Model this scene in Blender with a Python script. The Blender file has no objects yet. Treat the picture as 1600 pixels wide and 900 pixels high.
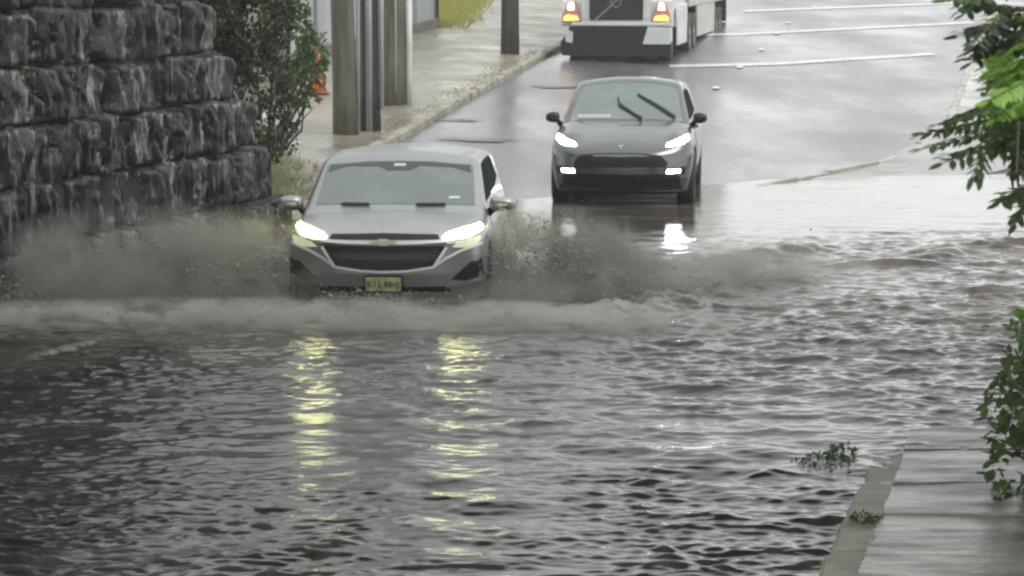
import bpy, math, random
import numpy as np, time
T0 = time.time()
from mathutils import Vector, geometry

random.seed(7)
RNG = np.random.default_rng(11)
R = math.radians
S = bpy.context.scene
COL = S.collection

# ------------------------------------------------------------------ camera, world, sun, exposure
H = 3.2
cd = bpy.data.cameras.new("camera"); cam = bpy.data.objects.new("camera", cd); COL.objects.link(cam)
cam.location = (0, 0, H); cam.rotation_euler = (R(90 - 6.95), 0, 0)
cd.sensor_width = 36; cd.lens = 94.5; cd.clip_start = 0.1; cd.clip_end = 3000
cd.dof.use_dof = True; cd.dof.focus_distance = 26.0; cd.dof.aperture_fstop = 9.0
S.camera = cam
w = bpy.data.worlds.new("World"); S.world = w; w.use_nodes = True
nt = w.node_tree; nt.nodes.clear()
sky = nt.nodes.new("ShaderNodeTexSky"); sky.sky_type = 'NISHITA'; sky.sun_disc = False
SUN_EL, SUN_AZ = 60, 115      # azimuth clockwise from +Y
sky.sun_elevation = R(SUN_EL); sky.sun_rotation = R(SUN_AZ)
sky.air_density = 1.0; sky.dust_density = 2.0; sky.ozone_density = 1.0
hsv = nt.nodes.new("ShaderNodeHueSaturation"); hsv.inputs["Saturation"].default_value = 0.12
cl = nt.nodes.new("ShaderNodeTexNoise"); cl.inputs["Scale"].default_value = 2.2; cl.inputs["Detail"].default_value = 5
mr = nt.nodes.new("ShaderNodeMapRange"); mr.inputs[1].default_value = .3; mr.inputs[2].default_value = .7
mr.inputs[3].default_value = .88; mr.inputs[4].default_value = 1.12
mul = nt.nodes.new("ShaderNodeMixRGB"); mul.blend_type = 'MULTIPLY'; mul.inputs[0].default_value = 1
bg = nt.nodes.new("ShaderNodeBackground"); bg.inputs[1].default_value = 0.1
wo = nt.nodes.new("ShaderNodeOutputWorld")
L = nt.links.new
ovc = nt.nodes.new("ShaderNodeMixRGB"); ovc.inputs[0].default_value = .72; ovc.inputs[2].default_value = (11.2, 11.6, 11.4, 1)   # overcast veil
L(sky.outputs[0], hsv.inputs["Color"]); L(cl.outputs[0], mr.inputs[0])
# heavy cloud overhead, brighter band low down
tcw = nt.nodes.new("ShaderNodeTexCoord"); spx = nt.nodes.new("ShaderNodeSeparateXYZ"); hz = nt.nodes.new("ShaderNodeMapRange"); hz.interpolation_type = 'SMOOTHSTEP'
hz.inputs[1].default_value = .08; hz.inputs[2].default_value = .30; hz.inputs[3].default_value = 1.0; hz.inputs[4].default_value = .64
mu3 = nt.nodes.new("ShaderNodeMixRGB"); mu3.blend_type = 'MULTIPLY'; mu3.inputs[0].default_value = 1
L(tcw.outputs["Generated"], spx.inputs[0]); L(spx.outputs["Z"], hz.inputs[0]); L(hsv.outputs[0], ovc.inputs[1]); L(ovc.outputs[0], mu3.inputs[1]); L(hz.outputs[0], mu3.inputs[2]); L(mu3.outputs[0], mul.inputs[1]); L(mr.outputs[0], mul.inputs[2]); L(mul.outputs[0], bg.inputs[0]); L(bg.outputs[0], wo.inputs[0])
sd = bpy.data.lights.new("sun", 'SUN'); so = bpy.data.objects.new("sun", sd); COL.objects.link(so)
sd.energy = 0.9; sd.angle = R(25); sd.color = (1, .97, .92)
az, el = R(SUN_AZ), R(SUN_EL)
so.rotation_euler = Vector((-math.sin(az)*math.cos(el), -math.cos(az)*math.cos(el), -math.sin(el))).to_track_quat('-Z', 'Y').to_euler()
S.view_settings.view_transform = 'Standard'; S.view_settings.look = 'None'
S.view_settings.gamma = 1; S.view_settings.use_curve_mapping = False
S.view_settings.exposure = 0.92
S.render.engine = 'CYCLES'
S.cycles.use_denoising = True
S.cycles.filter_width = 2.5
S.cycles.max_bounces = 6; S.cycles.volume_bounces = 1
S.cycles.volume_step_rate = 1.5; S.cycles.volume_max_steps = 128
S.cycles.sample_clamp_indirect = 4

# ------------------------------------------------------------------ helpers
_NT = {}
def noise2(x, y, seed=0, octaves=4, gain=.5, crease=False):
    """value noise, vectorised, about -1..1"""
    x = np.asarray(x, float); y = np.asarray(y, float)
    out = np.zeros(np.broadcast(x, y).shape); amp = 1.; tot = 0.; f = 1.
    for o in range(octaves):
        if (seed, o) not in _NT: _NT[(seed, o)] = np.random.default_rng(seed*31 + o).uniform(-1, 1, (256, 256))
        t = _NT[(seed, o)]
        xf = x*f + 17.3*o; yf = y*f + 9.1*o
        xi = np.floor(xf).astype(int); yi = np.floor(yf).astype(int)
        a = xf - xi; b = yf - yi
        if not crease: a = a*a*(3-2*a); b = b*b*(3-2*b)
        g = lambda i, j: t[i & 255, j & 255]
        out += amp*((g(xi, yi)*(1-a)+g(xi+1, yi)*a)*(1-b)+(g(xi, yi+1)*(1-a)+g(xi+1, yi+1)*a)*b)
        tot += amp; amp *= gain; f *= 2.03
    return out/tot

def obj(name, me, mat=None, parent=None):
    o = bpy.data.objects.new(name, me); COL.objects.link(o)
    if mat:
        me.materials.append(mat)
    if parent: o.parent = parent
    return o

def mesh(verts, faces, smooth=False):
    me = bpy.data.meshes.new("m")
    me.from_pydata([tuple(v) for v in verts], [], [tuple(int(i) for i in f) for f in faces])
    me.validate()
    if smooth: me.polygons.foreach_set("use_smooth", [True]*len(me.polygons))
    me.update()
    return me

def gridmesh(P, smooth=True):
    """P (rows, cols, 3) -> fast grid mesh"""
    r, c, _ = P.shape
    me = bpy.data.meshes.new("g")
    me.vertices.add(r*c); me.vertices.foreach_set("co", P.astype(np.float32).ravel())
    i = np.arange(r*c).reshape(r, c)
    q = np.stack([i[:-1, :-1], i[:-1, 1:], i[1:, 1:], i[1:, :-1]], -1).reshape(-1)
    n = (r-1)*(c-1)
    me.loops.add(n*4); me.loops.foreach_set("vertex_index", q.astype(np.int32))
    me.polygons.add(n); me.polygons.foreach_set("loop_start", np.arange(0, n*4, 4, dtype=np.int32))
    me.polygons.foreach_set("use_smooth", np.full(n, smooth))
    me.update(calc_edges=True)
    return me

class MB:
    def __init__(s): s.v = []; s.f = []
    def add(s, v, f):
        n = len(s.v); s.v += [tuple(p) for p in v]; s.f += [tuple(i+n for i in q) for q in f]; return s
    def box(s, x0, x1, y0, y1, z0, z1, b=0.0):
        """box, optionally with chamfered edges"""
        if b <= 0:
            v = [(x, y, z) for z in (z0, z1) for y in (y0, y1) for x in (x0, x1)]
            return s.add(v, [(0,2,3,1),(4,5,7,6),(0,1,5,4),(2,6,7,3),(0,4,6,2),(1,3,7,5)])
        import bmesh
        bm = bmesh.new(); r = bmesh.ops.create_cube(bm, size=1)
        for p in bm.verts:
            p.co = ((x0+x1)/2+p.co.x*(x1-x0), (y0+y1)/2+p.co.y*(y1-y0), (z0+z1)/2+p.co.z*(z1-z0))
        bmesh.ops.bevel(bm, geom=bm.edges[:], offset=b, segments=2, profile=.5, affect='EDGES')
        bm.verts.ensure_lookup_table()
        s.add([p.co[:] for p in bm.verts], [[q.index for q in f.verts] for f in bm.faces]); bm.free(); return s
    def prism(s, poly, a0, a1, axis='y'):
        """extrude 2d polygon between a0 and a1 along the axis (poly in the other two)"""
        n = len(poly)
        def P(p, a): return {'y': (p[0], a, p[1]), 'x': (a, p[0], p[1]), 'z': (p[0], p[1], a)}[axis]
        v = [P(p, a0) for p in poly]+[P(p, a1) for p in poly]
        return s.add(v, [tuple(range(n))[::-1], tuple(range(n, 2*n))]+[(i, (i+1) % n, n+(i+1) % n, n+i) for i in range(n)])
    def tube(s, pts, rad, n=10):
        pts = [Vector(p) for p in pts]; m = len(pts)
        if not hasattr(rad, '__len__'): rad = [rad]*m
        v = []; f = []
        for i, p in enumerate(pts):
            t = (pts[min(i+1, m-1)]-pts[max(i-1, 0)]).normalized()
            a = t.orthogonal().normalized() if i == 0 else (a-t*a.dot(t)).normalized()
            b = t.cross(a)
            for k in range(n):
                an = 2*math.pi*k/n; v.append(p+(a*math.cos(an)+b*math.sin(an))*rad[i])
        for i in range(m-1):
            for k in range(n): f.append((i*n+k, i*n+(k+1) % n, (i+1)*n+(k+1) % n, (i+1)*n+k))
        f.append(tuple(range(n))[::-1]); f.append(tuple(range((m-1)*n, m*n)))
        return s.add(v, f)
    def lathe_x(s, prof, c, n=40, closed=True):
        """revolve (x, r) profile about the x axis through c"""
        m = len(prof); v = []; f = []
        for k in range(n):
            a = 2*math.pi*k/n
            for (x, r) in prof: v.append((c[0]+x, c[1]+r*math.cos(a), c[2]+r*math.sin(a)))
        for k in range(n):
            k2 = (k+1) % n
            for i in range(m if closed else m-1):
                j = (i+1) % m; f.append((k*m+i, k*m+j, k2*m+j, k2*m+i))
        return s.add(v, f)
    def build(s, name, mat=None, parent=None, smooth=False):
        return obj(name, mesh(s.v, s.f, smooth), mat, parent)

def empty(name, loc=(0, 0, 0), rz=0):
    o = bpy.data.objects.new(name, None); COL.objects.link(o); o.location = loc; o.rotation_euler = (0, 0, rz)
    o.empty_display_size = .2
    return o

def tag(o, label, cat, group=None, kind=None):
    o['label'] = label; o['category'] = cat
    if group: o['group'] = group
    if kind: o['kind'] = kind
    return o

def struct(o, label=None):
    o['kind'] = 'structure'
    if label: o['label'] = label
    return o

# ---- materials
def M(name, col, rough=.6, metal=0., spec=.5, noise=None, bump=None, coat=0., ior=1.5, rnoise=None, coatr=.03):
    """noise = (scale xyz, col2, lo, hi, detail); bump = (scale xyz, strength, distance); rnoise = (scale, r0, r1)"""
    m = bpy.data.materials.new(name); m.use_nodes = True
    t = m.node_tree; p = t.nodes["Principled BSDF"]
    p.inputs["Base Color"].default_value = (*col, 1); p.inputs["Roughness"].default_value = rough
    p.inputs["Metallic"].default_value = metal; p.inputs["Specular IOR Level"].default_value = spec
    p.inputs["IOR"].default_value = ior; p.inputs["Coat Weight"].default_value = coat; p.inputs["Coat Roughness"].default_value = coatr
    tc = t.nodes.new("ShaderNodeTexCoord")
    def nz(scale, detail=5):
        mp = t.nodes.new("ShaderNodeMapping"); mp.inputs["Scale"].default_value = scale
        n = t.nodes.new("ShaderNodeTexNoise"); n.inputs["Scale"].default_value = 1; n.inputs["Detail"].default_value = detail
        n.inputs["Roughness"].default_value = .6
        t.links.new(tc.outputs["Object"], mp.inputs[0]); t.links.new(mp.outputs[0], n.inputs[0]); return n
    src = None
    for q in (noise if isinstance(noise, list) else [noise] if noise else []):
        n = nz(q[0], q[4] if len(q) > 4 else 5)
        r = t.nodes.new("ShaderNodeMapRange"); r.interpolation_type = 'SMOOTHSTEP'
        r.inputs[1].default_value = q[2]; r.inputs[2].default_value = q[3]
        mx = t.nodes.new("ShaderNodeMixRGB"); mx.inputs[2].default_value = (*q[1], 1)
        if src: t.links.new(src, mx.inputs[1])
        else: mx.inputs[1].default_value = (*col, 1)
        t.links.new(n.outputs[0], r.inputs[0]); t.links.new(r.outputs[0], mx.inputs[0]); src = mx.outputs[0]
    if src: t.links.new(src, p.inputs["Base Color"])
    if rnoise:
        n = nz(rnoise[0]); r = t.nodes.new("ShaderNodeMapRange"); r.inputs[1].default_value = .35; r.inputs[2].default_value = .65
        r.inputs[3].default_value = rnoise[1]; r.inputs[4].default_value = rnoise[2]
        t.links.new(n.outputs[0], r.inputs[0]); t.links.new(r.outputs[0], p.inputs["Roughness"])
    if bump:
        n = nz(bump[0], 8); b = t.nodes.new("ShaderNodeBump"); b.inputs["Strength"].default_value = bump[1]; b.inputs["Distance"].default_value = bump[2]
        t.links.new(n.outputs[0], b.inputs["Height"]); t.links.new(b.outputs[0], p.inputs["Normal"])
    return m

def emit(name, col, strength, base=(.8, .8, .8)):
    m = M(name, base, .2); p = m.node_tree.nodes["Principled BSDF"]
    p.inputs["Emission Color"].default_value = (*col, 1); p.inputs["Emission Strength"].default_value = strength
    return m

def leafmat(name, col, col2, rough=.45):
    m = M(name, col, rough, noise=((6, 6, 6), col2, .35, .65), spec=.5)
    t = m.node_tree; p = t.nodes["Principled BSDF"]
    tr = t.nodes.new("ShaderNodeBsdfTranslucent"); tr.inputs[0].default_value = (col[0]*1.6, col[1]*1.7, col[2], 1)
    mx = t.nodes.new("ShaderNodeMixShader"); mx.inputs[0].default_value = .3
    out = [n for n in t.nodes if n.type == 'OUTPUT_MATERIAL'][0]
    t.links.new(p.outputs[0], mx.inputs[1]); t.links.new(tr.outputs[0], mx.inputs[2]); t.links.new(mx.outputs[0], out.inputs[0])
    return m

# ------------------------------------------------------------------ ground heights
def interp(y, pts):
    a = np.array(pts, float); return np.interp(y, a[:, 0], a[:, 1])
KL = [(0, -9.6), (8, -8.6), (14, -7.0), (24, -4.6), (29, -3.3), (33, -2.3), (37, -2.35), (41, -2.1), (44, -1.62), (50.9, -.67), (55.6, 0), (62.8, 1.05), (78, 3.3), (140, 13), (300, 38)]
KR = [(0, -1.0), (8, .45), (14, 1.67), (17, 2.3), (22, 3.2), (30, 3.5), (36.5, 3.0), (38.5, 3.5), (40.2, 4.6), (41.8, 5.7), (46.3, 7.4), (65, 11.1), (80, 14), (140, 25), (300, 54)]
SL = [(30, -3.3), (33, -3.0), (37, -3.5), (41, -4.0), (46, -4.3), (58, -4.3), (66, -2.5), (68.4, -1.75), (78, -1.1), (88, -.5), (100, 3), (300, 34)]
kl = lambda y: interp(y, KL)
kr = lambda y: interp(y, KR)
sl = lambda y: interp(y, SL)
def zroad(x, y):
    x = np.asarray(x, float); y = np.asarray(y, float)
    y0 = 36+.9*np.clip(x, -1, 6)
    bed = interp(y, [(0, -.03), (14, -.07), (18, -.15), (22, -.24), (26, -.28), (31, -.2), (37, -.06), (60, 0)])
    up = .0417*(y-y0); up = np.where(up > 2.2, 2.2+1.6*(1-np.exp(-(up-2.2)/1.6)), up)
    k = .05; h = np.clip(.5+.5*(up-bed)/k, 0, 1)
    return np.where(y < 27, bed, bed*(1-h)+up*h+k*h*(1-h))

sm0 = lambda a, b, x: (lambda t: t*t*(3-2*t))(np.clip((x-a)/(b-a), 0, 1))
def strip(yl, fl, fr, dz, ncol, name, mat, thick=.0, parent=None, rough_amp=0., seed=0):
    """sheet between lateral curves fl(y), fr(y) lying dz above the road level; with thick>0 it is a closed slab"""
    yl = np.array(yl, float); u = np.linspace(0, 1, ncol)
    X = fl(yl)[:, None]*(1-u)+fr(yl)[:, None]*u; Y = np.repeat(yl[:, None], ncol, 1)
    Z = zroad(X, Y)+(dz(Y) if callable(dz) else dz)
    if rough_amp: Z = Z+rough_amp*noise2(X*1.3, Y*.9, seed)
    P = np.stack([X, Y, Z], -1)
    if thick:
        lo = P.copy(); lo[..., 2] -= thick
        P = np.concatenate([lo[:, :1], P, lo[:, -1:]], 1)
        cap0 = P[:1].copy(); cap0[..., 2] = lo[0, :, 2].min()-.001; cap1 = P[-1:].copy(); cap1[..., 2] = lo[-1, :, 2].min()-.001
        P = np.concatenate([cap0, P, cap1], 0)
    me = gridmesh(P, False)
    return obj(name, me, mat, parent)

# ground sheet reaching the horizon
m_soil = M("wet_soil", (.075, .065, .045), .8, noise=((1.2, 1.2, 1.2), (.12, .11, .07), .4, .6), bump=((6, 6, 6), .5, .05))
gy = np.concatenate([np.linspace(-60, 0, 8), np.linspace(2, 100, 130), np.linspace(105, 200, 20), np.linspace(240, 1800, 14)])
gx = np.concatenate([np.linspace(-900, -40, 12), np.linspace(-30, 45, 190), np.linspace(55, 900, 12)])
GX, GY = np.meshgrid(gx, gy)
def zground(x, y):
    b = zroad(np.clip(x, -12, 40), y)
    lo = np.minimum(kl(y)-.25, sl(y)-.1); hi = kr(y)+1.95
    out = np.maximum(lo-x, x-hi)
    t = np.clip(out/.5, 0, 1); t = t*t*(3-2*t)
    left = (x < lo)
    bank = np.where(left, .14+.25*np.clip((out-.3)/2, 0, 1), .13+.35*np.clip((out-.5)/2.5, 0, 1))
    bank = bank + np.where((~left) & (y > 20) & (y < 46), -.17, 0)
    return b-.10+t*bank+np.where(t > .9, .03*noise2(x*1.5, y*1.5, 5), 0)
g = obj("ground", gridmesh(np.stack([GX, GY, zground(GX, GY)], -1)), m_soil); struct(g, "wet soil and verge beside the flooded road")

m_asph = M("wet_asphalt", (.12, .122, .125), .25, noise=[((.5, .22, 1), (.085, .087, .09), .42, .62), ((14, 9, 9), (.16, .16, .16), .55, .75)],
           bump=((35, 35, 35), .12, .01), rnoise=((.35, .12, 1), .18, .36), spec=.95)
ys = np.concatenate([np.arange(0, 100, .5), np.arange(100, 301, 5)])
struct(strip(ys, kl, kr, 0., 40, "road", m_asph, rough_amp=.006, seed=3), "wet grey asphalt road climbing out of the flood")
m_conc = M("kerb_stone", (.33, .31, .26), .55, noise=[((2, 2, 2), (.2, .18, .14), .4, .6), ((9, 9, 9), (.42, .39, .33), .55, .7)], bump=((14, 14, 14), .5, .03))
yk = np.arange(33.2, 100, .4)
def kerbstones(name, f, side, y0, y1, label, mat, seed, kw=.16, jag=.012, rise=lambda q: .125):
    mb = MB(); y = y0; rr = random.Random(seed)
    while y < y1:
        ln = rr.uniform(.9, 1.5); a, b = y, min(y+ln-.03, y1)
        dz0 = rr.uniform(-.012, .012); pts = []
        for yy in np.linspace(a, b, 5):
            x = float(f(yy)); zz = float(zroad(x, yy)); dz = dz0+rise(yy); j = rr.uniform(-jag, jag); zz += rr.uniform(-jag, jag)*.8
            x0, x1 = (x-kw, x) if side < 0 else (x, x+kw)
            x0 += j; x1 += j
            fx = x1 if side < 0 else x0
            pr = [(x0, zz-.2), (x0, zz+dz), (x0+.0, zz+dz)] 
            c = .025
            ring = [(x0, zz-.2), (x1, zz-.2), (x1, zz+dz-(c if side < 0 else 0)), (x1-(c if side < 0 else 0), zz+dz), (x0+(c if side > 0 else 0), zz+dz), (x0, zz+dz-(c if side > 0 else 0))]
            pts.append([(p[0], yy, p[1]) for p in ring])
        v = [p for r_ in pts for p in r_]; F = []
        for i in range(4):
            for k in range(6): F.append((i*6+k, i*6+(k+1) % 6, i*6+6+(k+1) % 6, i*6+6+k))
        F.append((0, 1, 2, 3, 4, 5)); F.append(tuple(24+k for k in range(6))[::-1])
        mb.add(v, F); y += ln
    return struct(mb.build(name, mat), label)
kerbstones("kerb", kl, -1, 34, 110, "worn pale kerbstones along the pavement on the pole side", m_conc, 1)
m_kpink = M("kerb_pink", (.44, .385, .34), .4, noise=((3, 3, 3), (.33, .31, .28), .4, .6), bump=((14, 14, 14), .4, .02))
kerbstones("kerb", kr, 1, 28, 110, "pinkish far kerb curving up the road", m_kpink, 2, rise=lambda q: .09*float(sm0(36.8, 42.5, q)))
m_kg = M("kerb_near", (.5, .49, .36), .5, noise=[((3, 3, 3), (.34, .34, .24), .4, .6), ((12, 12, 12), (.16, .17, .09), .6, .72)], bump=((18, 18, 18), .6, .02))
kerbstones("kerb", kr, 1, 2, 28, "mossy near kerb going under the flood", m_kg, 3, .215, .02, rise=lambda q: .145)

m_walk = M("wet_concrete", (.24, .22, .17), .4, noise=[((.5, .5, .7), (.15, .138, .11), .4, .62), ((5, 5, 8), (.31, .29, .245), .5, .72), ((2.5, 1.2, 2), (.12, .115, .1), .6, .66)], rnoise=((.8, .8, .8), .25, .5), bump=((20, 20, 20), .25, .01))
yw = np.concatenate([np.arange(33.0, 110, .5)])
struct(strip(yw, sl, lambda y: kl(y)-.165, .118, 16, "sidewalk", m_walk, thick=.2, rough_amp=.02, seed=8), "pale wet pavement on the pole side")
struct(strip(np.arange(27, 110, .5), lambda y: kr(y)+.165, lambda y: kr(y)+2.4, lambda y: .118*sm0(38, 44, y), 8, "sidewalk", M("soaked_concrete", (.17, .17, .155), .2, noise=((.7, .7, .7), (.12, .12, .11), .4, .62), rnoise=((.6, .6, .6), .12, .3)), thick=.2, rough_amp=.01, seed=9), "far pavement beyond the pinkish kerb")
# near right sidewalk: worn slabs with joints
m_near = M("near_concrete", (.33, .32, .26), .4, noise=[((.6, 3.5, 1), (.13, .125, .11), .46, .6), ((5, 12, 5), (.44, .42, .37), .55, .72), ((1.5, 1.5, 1.5), (.24, .25, .17), .55, .7)],
           rnoise=((1.2, 4, 1), .12, .5), bump=((9, 16, 9), .5, .02))
sw = empty("sidewalk", (0, 0, 0)); struct(sw, "near pavement of cracked slabs running down into the flood")
y = 2.0; k = 0
while y < 26:
    ln = [1.35, 1.0, 1.2, .85, 1.5][k % 5]
    yy = np.linspace(y, y+ln-.025, 9); k += 1
    tl = random.uniform(-.012, .012)
    strip(yy, lambda q: kr(q)+.205, lambda q: kr(q)+2.2, .155+tl, 14, "slab", m_near, thick=.12, parent=sw, rough_amp=.022, seed=20+k)
    y += ln

# markings on the road
m_paint = M("road_paint", (.6, .6, .59), .3, noise=((4, 2, 4), (.36, .36, .36), .5, .66))
mk = empty("road_marking"); struct(mk, "white painted cross lines and centre marks on the uphill road")
def quadstrip(p, q, wd, n=30):
    (x0, y0), (x1, y1) = p, q; v = []; f = []
    for i in range(n+1):
        t = i/n; x = x0+(x1-x0)*t; yy = y0+(y1-y0)*t
        for s in (-.5, .5):
            yb = yy+s*wd; v.append((x, yb, float(zroad(x, yb))+.012))
        if i: f.append((2*i-2, 2*i, 2*i+1, 2*i-1))
    return MB().add(v, f)
for p, q, wd in (((3.5, 59.8), (10.1, 64.6), .75), ((4.9, 70.6), (13.0, 76.2), .8), ((7.0, 81.5), (15.5, 86.5), .9)):
    quadstrip(p, q, wd).build("cross_line", m_paint, mk)
for i, (x, yb) in enumerate(((4.1, 54.6), (5.05, 60.2), (6.05, 65.8), (7.0, 71.6), (7.75, 76.0), (9.3, 83.5))):
    MB().add([(x-.08, yb-.25, float(zroad(x-.08, yb-.25))+.024), (x+.06, yb-.3, float(zroad(x+.06, yb-.3))+.024), (x+.14, yb+.3, float(zroad(x+.14, yb+.3))+.024), (x+.01, yb+.3, float(zroad(x+.01, yb+.3))+.024)], [(0, 1, 2, 3)]).build("centre_dash", m_paint, mk)
m_drk = M("asphalt_patch", (.055, .056, .058), .34)
pt = empty("asphalt_patch"); struct(pt, "dark repaired seams in the road surface")
for (x, yb, a, b) in ((-.5, 43.2, .55, .22), (-.9, 46.3, .4, .15), (.9, 53.5, .5, .3)):
    n = 18; v = []
    for i in range(n):
        t = 2*math.pi*i/n; rr_ = 1+.3*math.sin(3*t+x)+.15*math.sin(5*t)
        px, py = x+a*rr_*math.cos(t), yb+b*rr_*math.sin(t)+.2*math.cos(t)*a
        v.append((px, py, float(zroad(px, py))+.02))
    MB().add(v, [tuple(range(n))]).build("seam", m_drk, pt)

# ------------------------------------------------------------------ water
N = 1024; T = 20.48
kx = np.fft.fftfreq(N, T/N)*2*np.pi
KX, KY = np.meshgrid(kx, kx); K = np.hypot(KX, KY); K[0, 0] = 1
def field(lmin, lmax, p, aniso, seed):
    r = np.random.default_rng(seed)
    spec = K**(-p)*np.exp(-(K*lmin/(2*np.pi))**2*1.2)*np.exp(-((2*np.pi/lmax)/K)**2)
    th = np.arctan2(KX, KY)                     # crests mostly across the view (k along y)
    spec *= aniso+(1-aniso)*np.cos(th)**2
    h = spec*np.exp(1j*r.uniform(0, 2*np.pi, (N, N)))
    re = np.fft.ifft2(h).real; dx = np.fft.ifft2(1j*KX/K*h).real; dy = np.fft.ifft2(1j*KY/K*h).real
    gx_ = np.fft.ifft2(1j*KX*h).real; gy_ = np.fft.ifft2(1j*KY*h).real
    s = math.sqrt((gx_**2+gy_**2).mean()); return re/s, dx/s, dy/s      # unit rms slope
F1 = field(.045, .30, 2.0, .22, 3)
F2 = field(.2, 1.0, 2.4, .2, 5)
def samp(a, x, y):
    u = (x/T*N) % N; v = (y/T*N) % N
    i = np.floor(u).astype(int); j = np.floor(v).astype(int); fu = u-i; fv = v-j
    i1 = (i+1) % N; j1 = (j+1) % N; i %= N; j %= N
    return (a[j, i]*(1-fu)+a[j, i1]*fu)*(1-fv)+(a[j1, i]*(1-fu)+a[j1, i1]*fu)*fv
def distpoly(X, Y, pts):
    best = np.full(X.shape, 1e9); tt = np.zeros(X.shape); L_ = 0
    seg = []
    for a, b in zip(pts[:-1], pts[1:]): seg.append(math.hypot(b[0]-a[0], b[1]-a[1]))
    tot = sum(seg)
    for (a, b, l) in zip(pts[:-1], pts[1:], seg):
        dx, dy = b[0]-a[0], b[1]-a[1]
        t = np.clip(((X-a[0])*dx+(Y-a[1])*dy)/l**2, 0, 1)
        d = np.hypot(X-a[0]-t*dx, Y-a[1]-t*dy)
        m = d < best; best = np.where(m, d, best); tt = np.where(m, (L_+t*l)/tot, tt); L_ += l
    return best, tt
sm = lambda a, b, x: (lambda t: t*t*(3-2*t))(np.clip((x-a)/(b-a), 0, 1))
rows = [8.0]
while rows[-1] < 46: rows.append(rows[-1]+max(.014*(rows[-1]/14)**1.6, .012))
rows = np.array(rows); nc = 760
U = np.linspace(-1, 1, nc)
WY = np.repeat(rows[:, None], nc, 1); WX = U[None, :]*(0.225*WY+2.4)
BOW = [(-5.6, 24.3), (-4.2, 24.0), (-2.9, 23.7), (-1.8, 23.5), (-1.1, 23.45), (-.4, 23.6), (.3, 24.0), (1.2, 24.9), (2.3, 26.3), (3.3, 27.9)]
d1, t1 = distpoly(WX, WY, BOW)
WAKE2 = [(1.2, 27.6), (2.6, 29.0), (3.8, 30.2)]
d2, t2 = distpoly(WX, WY, WAKE2)
WAKE3 = [(3.4, 28.0), (4.2, 28.3), (4.9, 29.6), (6.6, 31.0)]
d3, t3 = distpoly(WX, WY, WAKE3)
WAKE4 = [(-4.1, 21.0), (-3.4, 22.9)]
d4, t4 = distpoly(WX, WY, WAKE4)
n1 = noise2(WX*2.2, WY*2.2, 41); n2 = noise2(WX*6, WY*6, 42)
env = 1-sm(26.5, 30.5, WY-.55*WX)*.90
env *= .75+.25*sm(12, 18, WY)
env *= 1-.35*sm(19.5, 23, WY)*sm(1.0, -2.0, WX)
big = .8+.45*noise2(WX*.6, WY*.35, 44, 3)
patchy = np.clip(.85+.9*noise2(WX*.55+3, WY*.28, 48, 3), .35, 1.5); rgt = 1+.45*sm(-.3, 1.5, WX); a1 = .27*env*big*patchy*rgt; a2 = .09*env*big*rgt
Hh = a1*samp(F1[0], WX, WY)+a2*samp(F2[0], WX, WY)
Dx = .8*(a1*samp(F1[1], WX, WY)+a2*samp(F2[1], WX, WY))
Dy = .8*(a1*samp(F1[2], WX, WY)+a2*samp(F2[2], WX, WY))
tap = sm(0, .12, t1)*(1-sm(.72, 1, t1)); ftap = sm(0, .12, t1)*(1-sm(.5, .75, t1))
ridge = .085*np.exp(-(d1/.3)**2)*tap*(.8+.6*n1+.7*n2)
ridge += .10*np.exp(-(d2/.2)**2)*(1+.6*n1)*(np.sin(np.pi*t2)**.5)
ridge += .11*np.exp(-(d3/.40)**2)*(.5+.8*noise2(WX*2.5, WY*5, 46, 2, .4))*np.sin(np.pi*t3)**.5
ridge += .03*np.exp(-(d4/.07)**2)*np.sin(np.pi*t4)
inside = sm(.1, 1.2, WY-23.4)*sm(3.2, .8, np.abs(WX+.9)-.3*(WY-24))*(1-sm(30, 33, WY))
ridge += inside*.03*n1
near = .02*np.exp(-((WY-14.75-.25*WX)/.28)**2)*sm(1.0, -1.5, WX)*(1+.8*n1)   # long low swell crossing close to the camera
WZ = Hh+ridge+near
foam = np.exp(-(d1/.38)**2)*ftap*(.75+.6*n2)+.5*inside*np.clip(.4+n1+.6*n2, 0, 1)+np.exp(-(d4/.05)**2)*.7*np.sin(np.pi*t4)
foam += .55*np.exp(-((WY-14.8-.25*WX)/.16)**2)*sm(1.0, -1.0, WX)*np.clip(.5+1.2*n2+.6*n1, 0, 1)
curv = samp(F1[0], WX, WY)/F1[0].std()
foam += np.clip(curv-1.3, 0, 1)*.5*env*np.clip(n1+.35+.5*n2, 0, 1)+.8*np.clip(noise2(WX*1.6, WY*1.3, 47, 6, .75)-.06, 0, .6)*(1-sm(19, 23, WY))*(1-.5*sm(-.5, -2, WX)*sm(15, 17, WY))
me = gridmesh(np.stack([WX+Dx, WY+Dy, WZ], -1))
at = me.attributes.new("foam", 'FLOAT', 'POINT'); at.data.foreach_set("value", np.clip(foam, 0, 1).astype(np.float32).ravel())
mw = bpy.data.materials.new("flood_water"); mw.use_nodes = True
t = mw.node_tree; p = t.nodes["Principled BSDF"]
fa = t.nodes.new("ShaderNodeAttribute"); fa.attribute_name = "foam"
mx = t.nodes.new("ShaderNodeMixRGB"); mx.inputs[1].default_value = (.050, .042, .037, 1); mx.inputs[2].default_value = (.30, .29, .26, 1)
rr = t.nodes.new("ShaderNodeMapRange"); rr.inputs[3].default_value = .035; rr.inputs[4].default_value = .5
L = t.links.new
sn = t.nodes.new("ShaderNodeTexNoise"); sn.inputs["Scale"].default_value = .9; sn.inputs["Detail"].default_value = 6
smr = t.nodes.new("ShaderNodeMapRange"); smr.inputs[1].default_value = .42; smr.inputs[2].default_value = .66
smx = t.nodes.new("ShaderNodeMixRGB"); smx.inputs[1].default_value = (.045, .038, .034, 1); smx.inputs[2].default_value = (.125, .105, .09, 1)   # silt in the water
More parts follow.
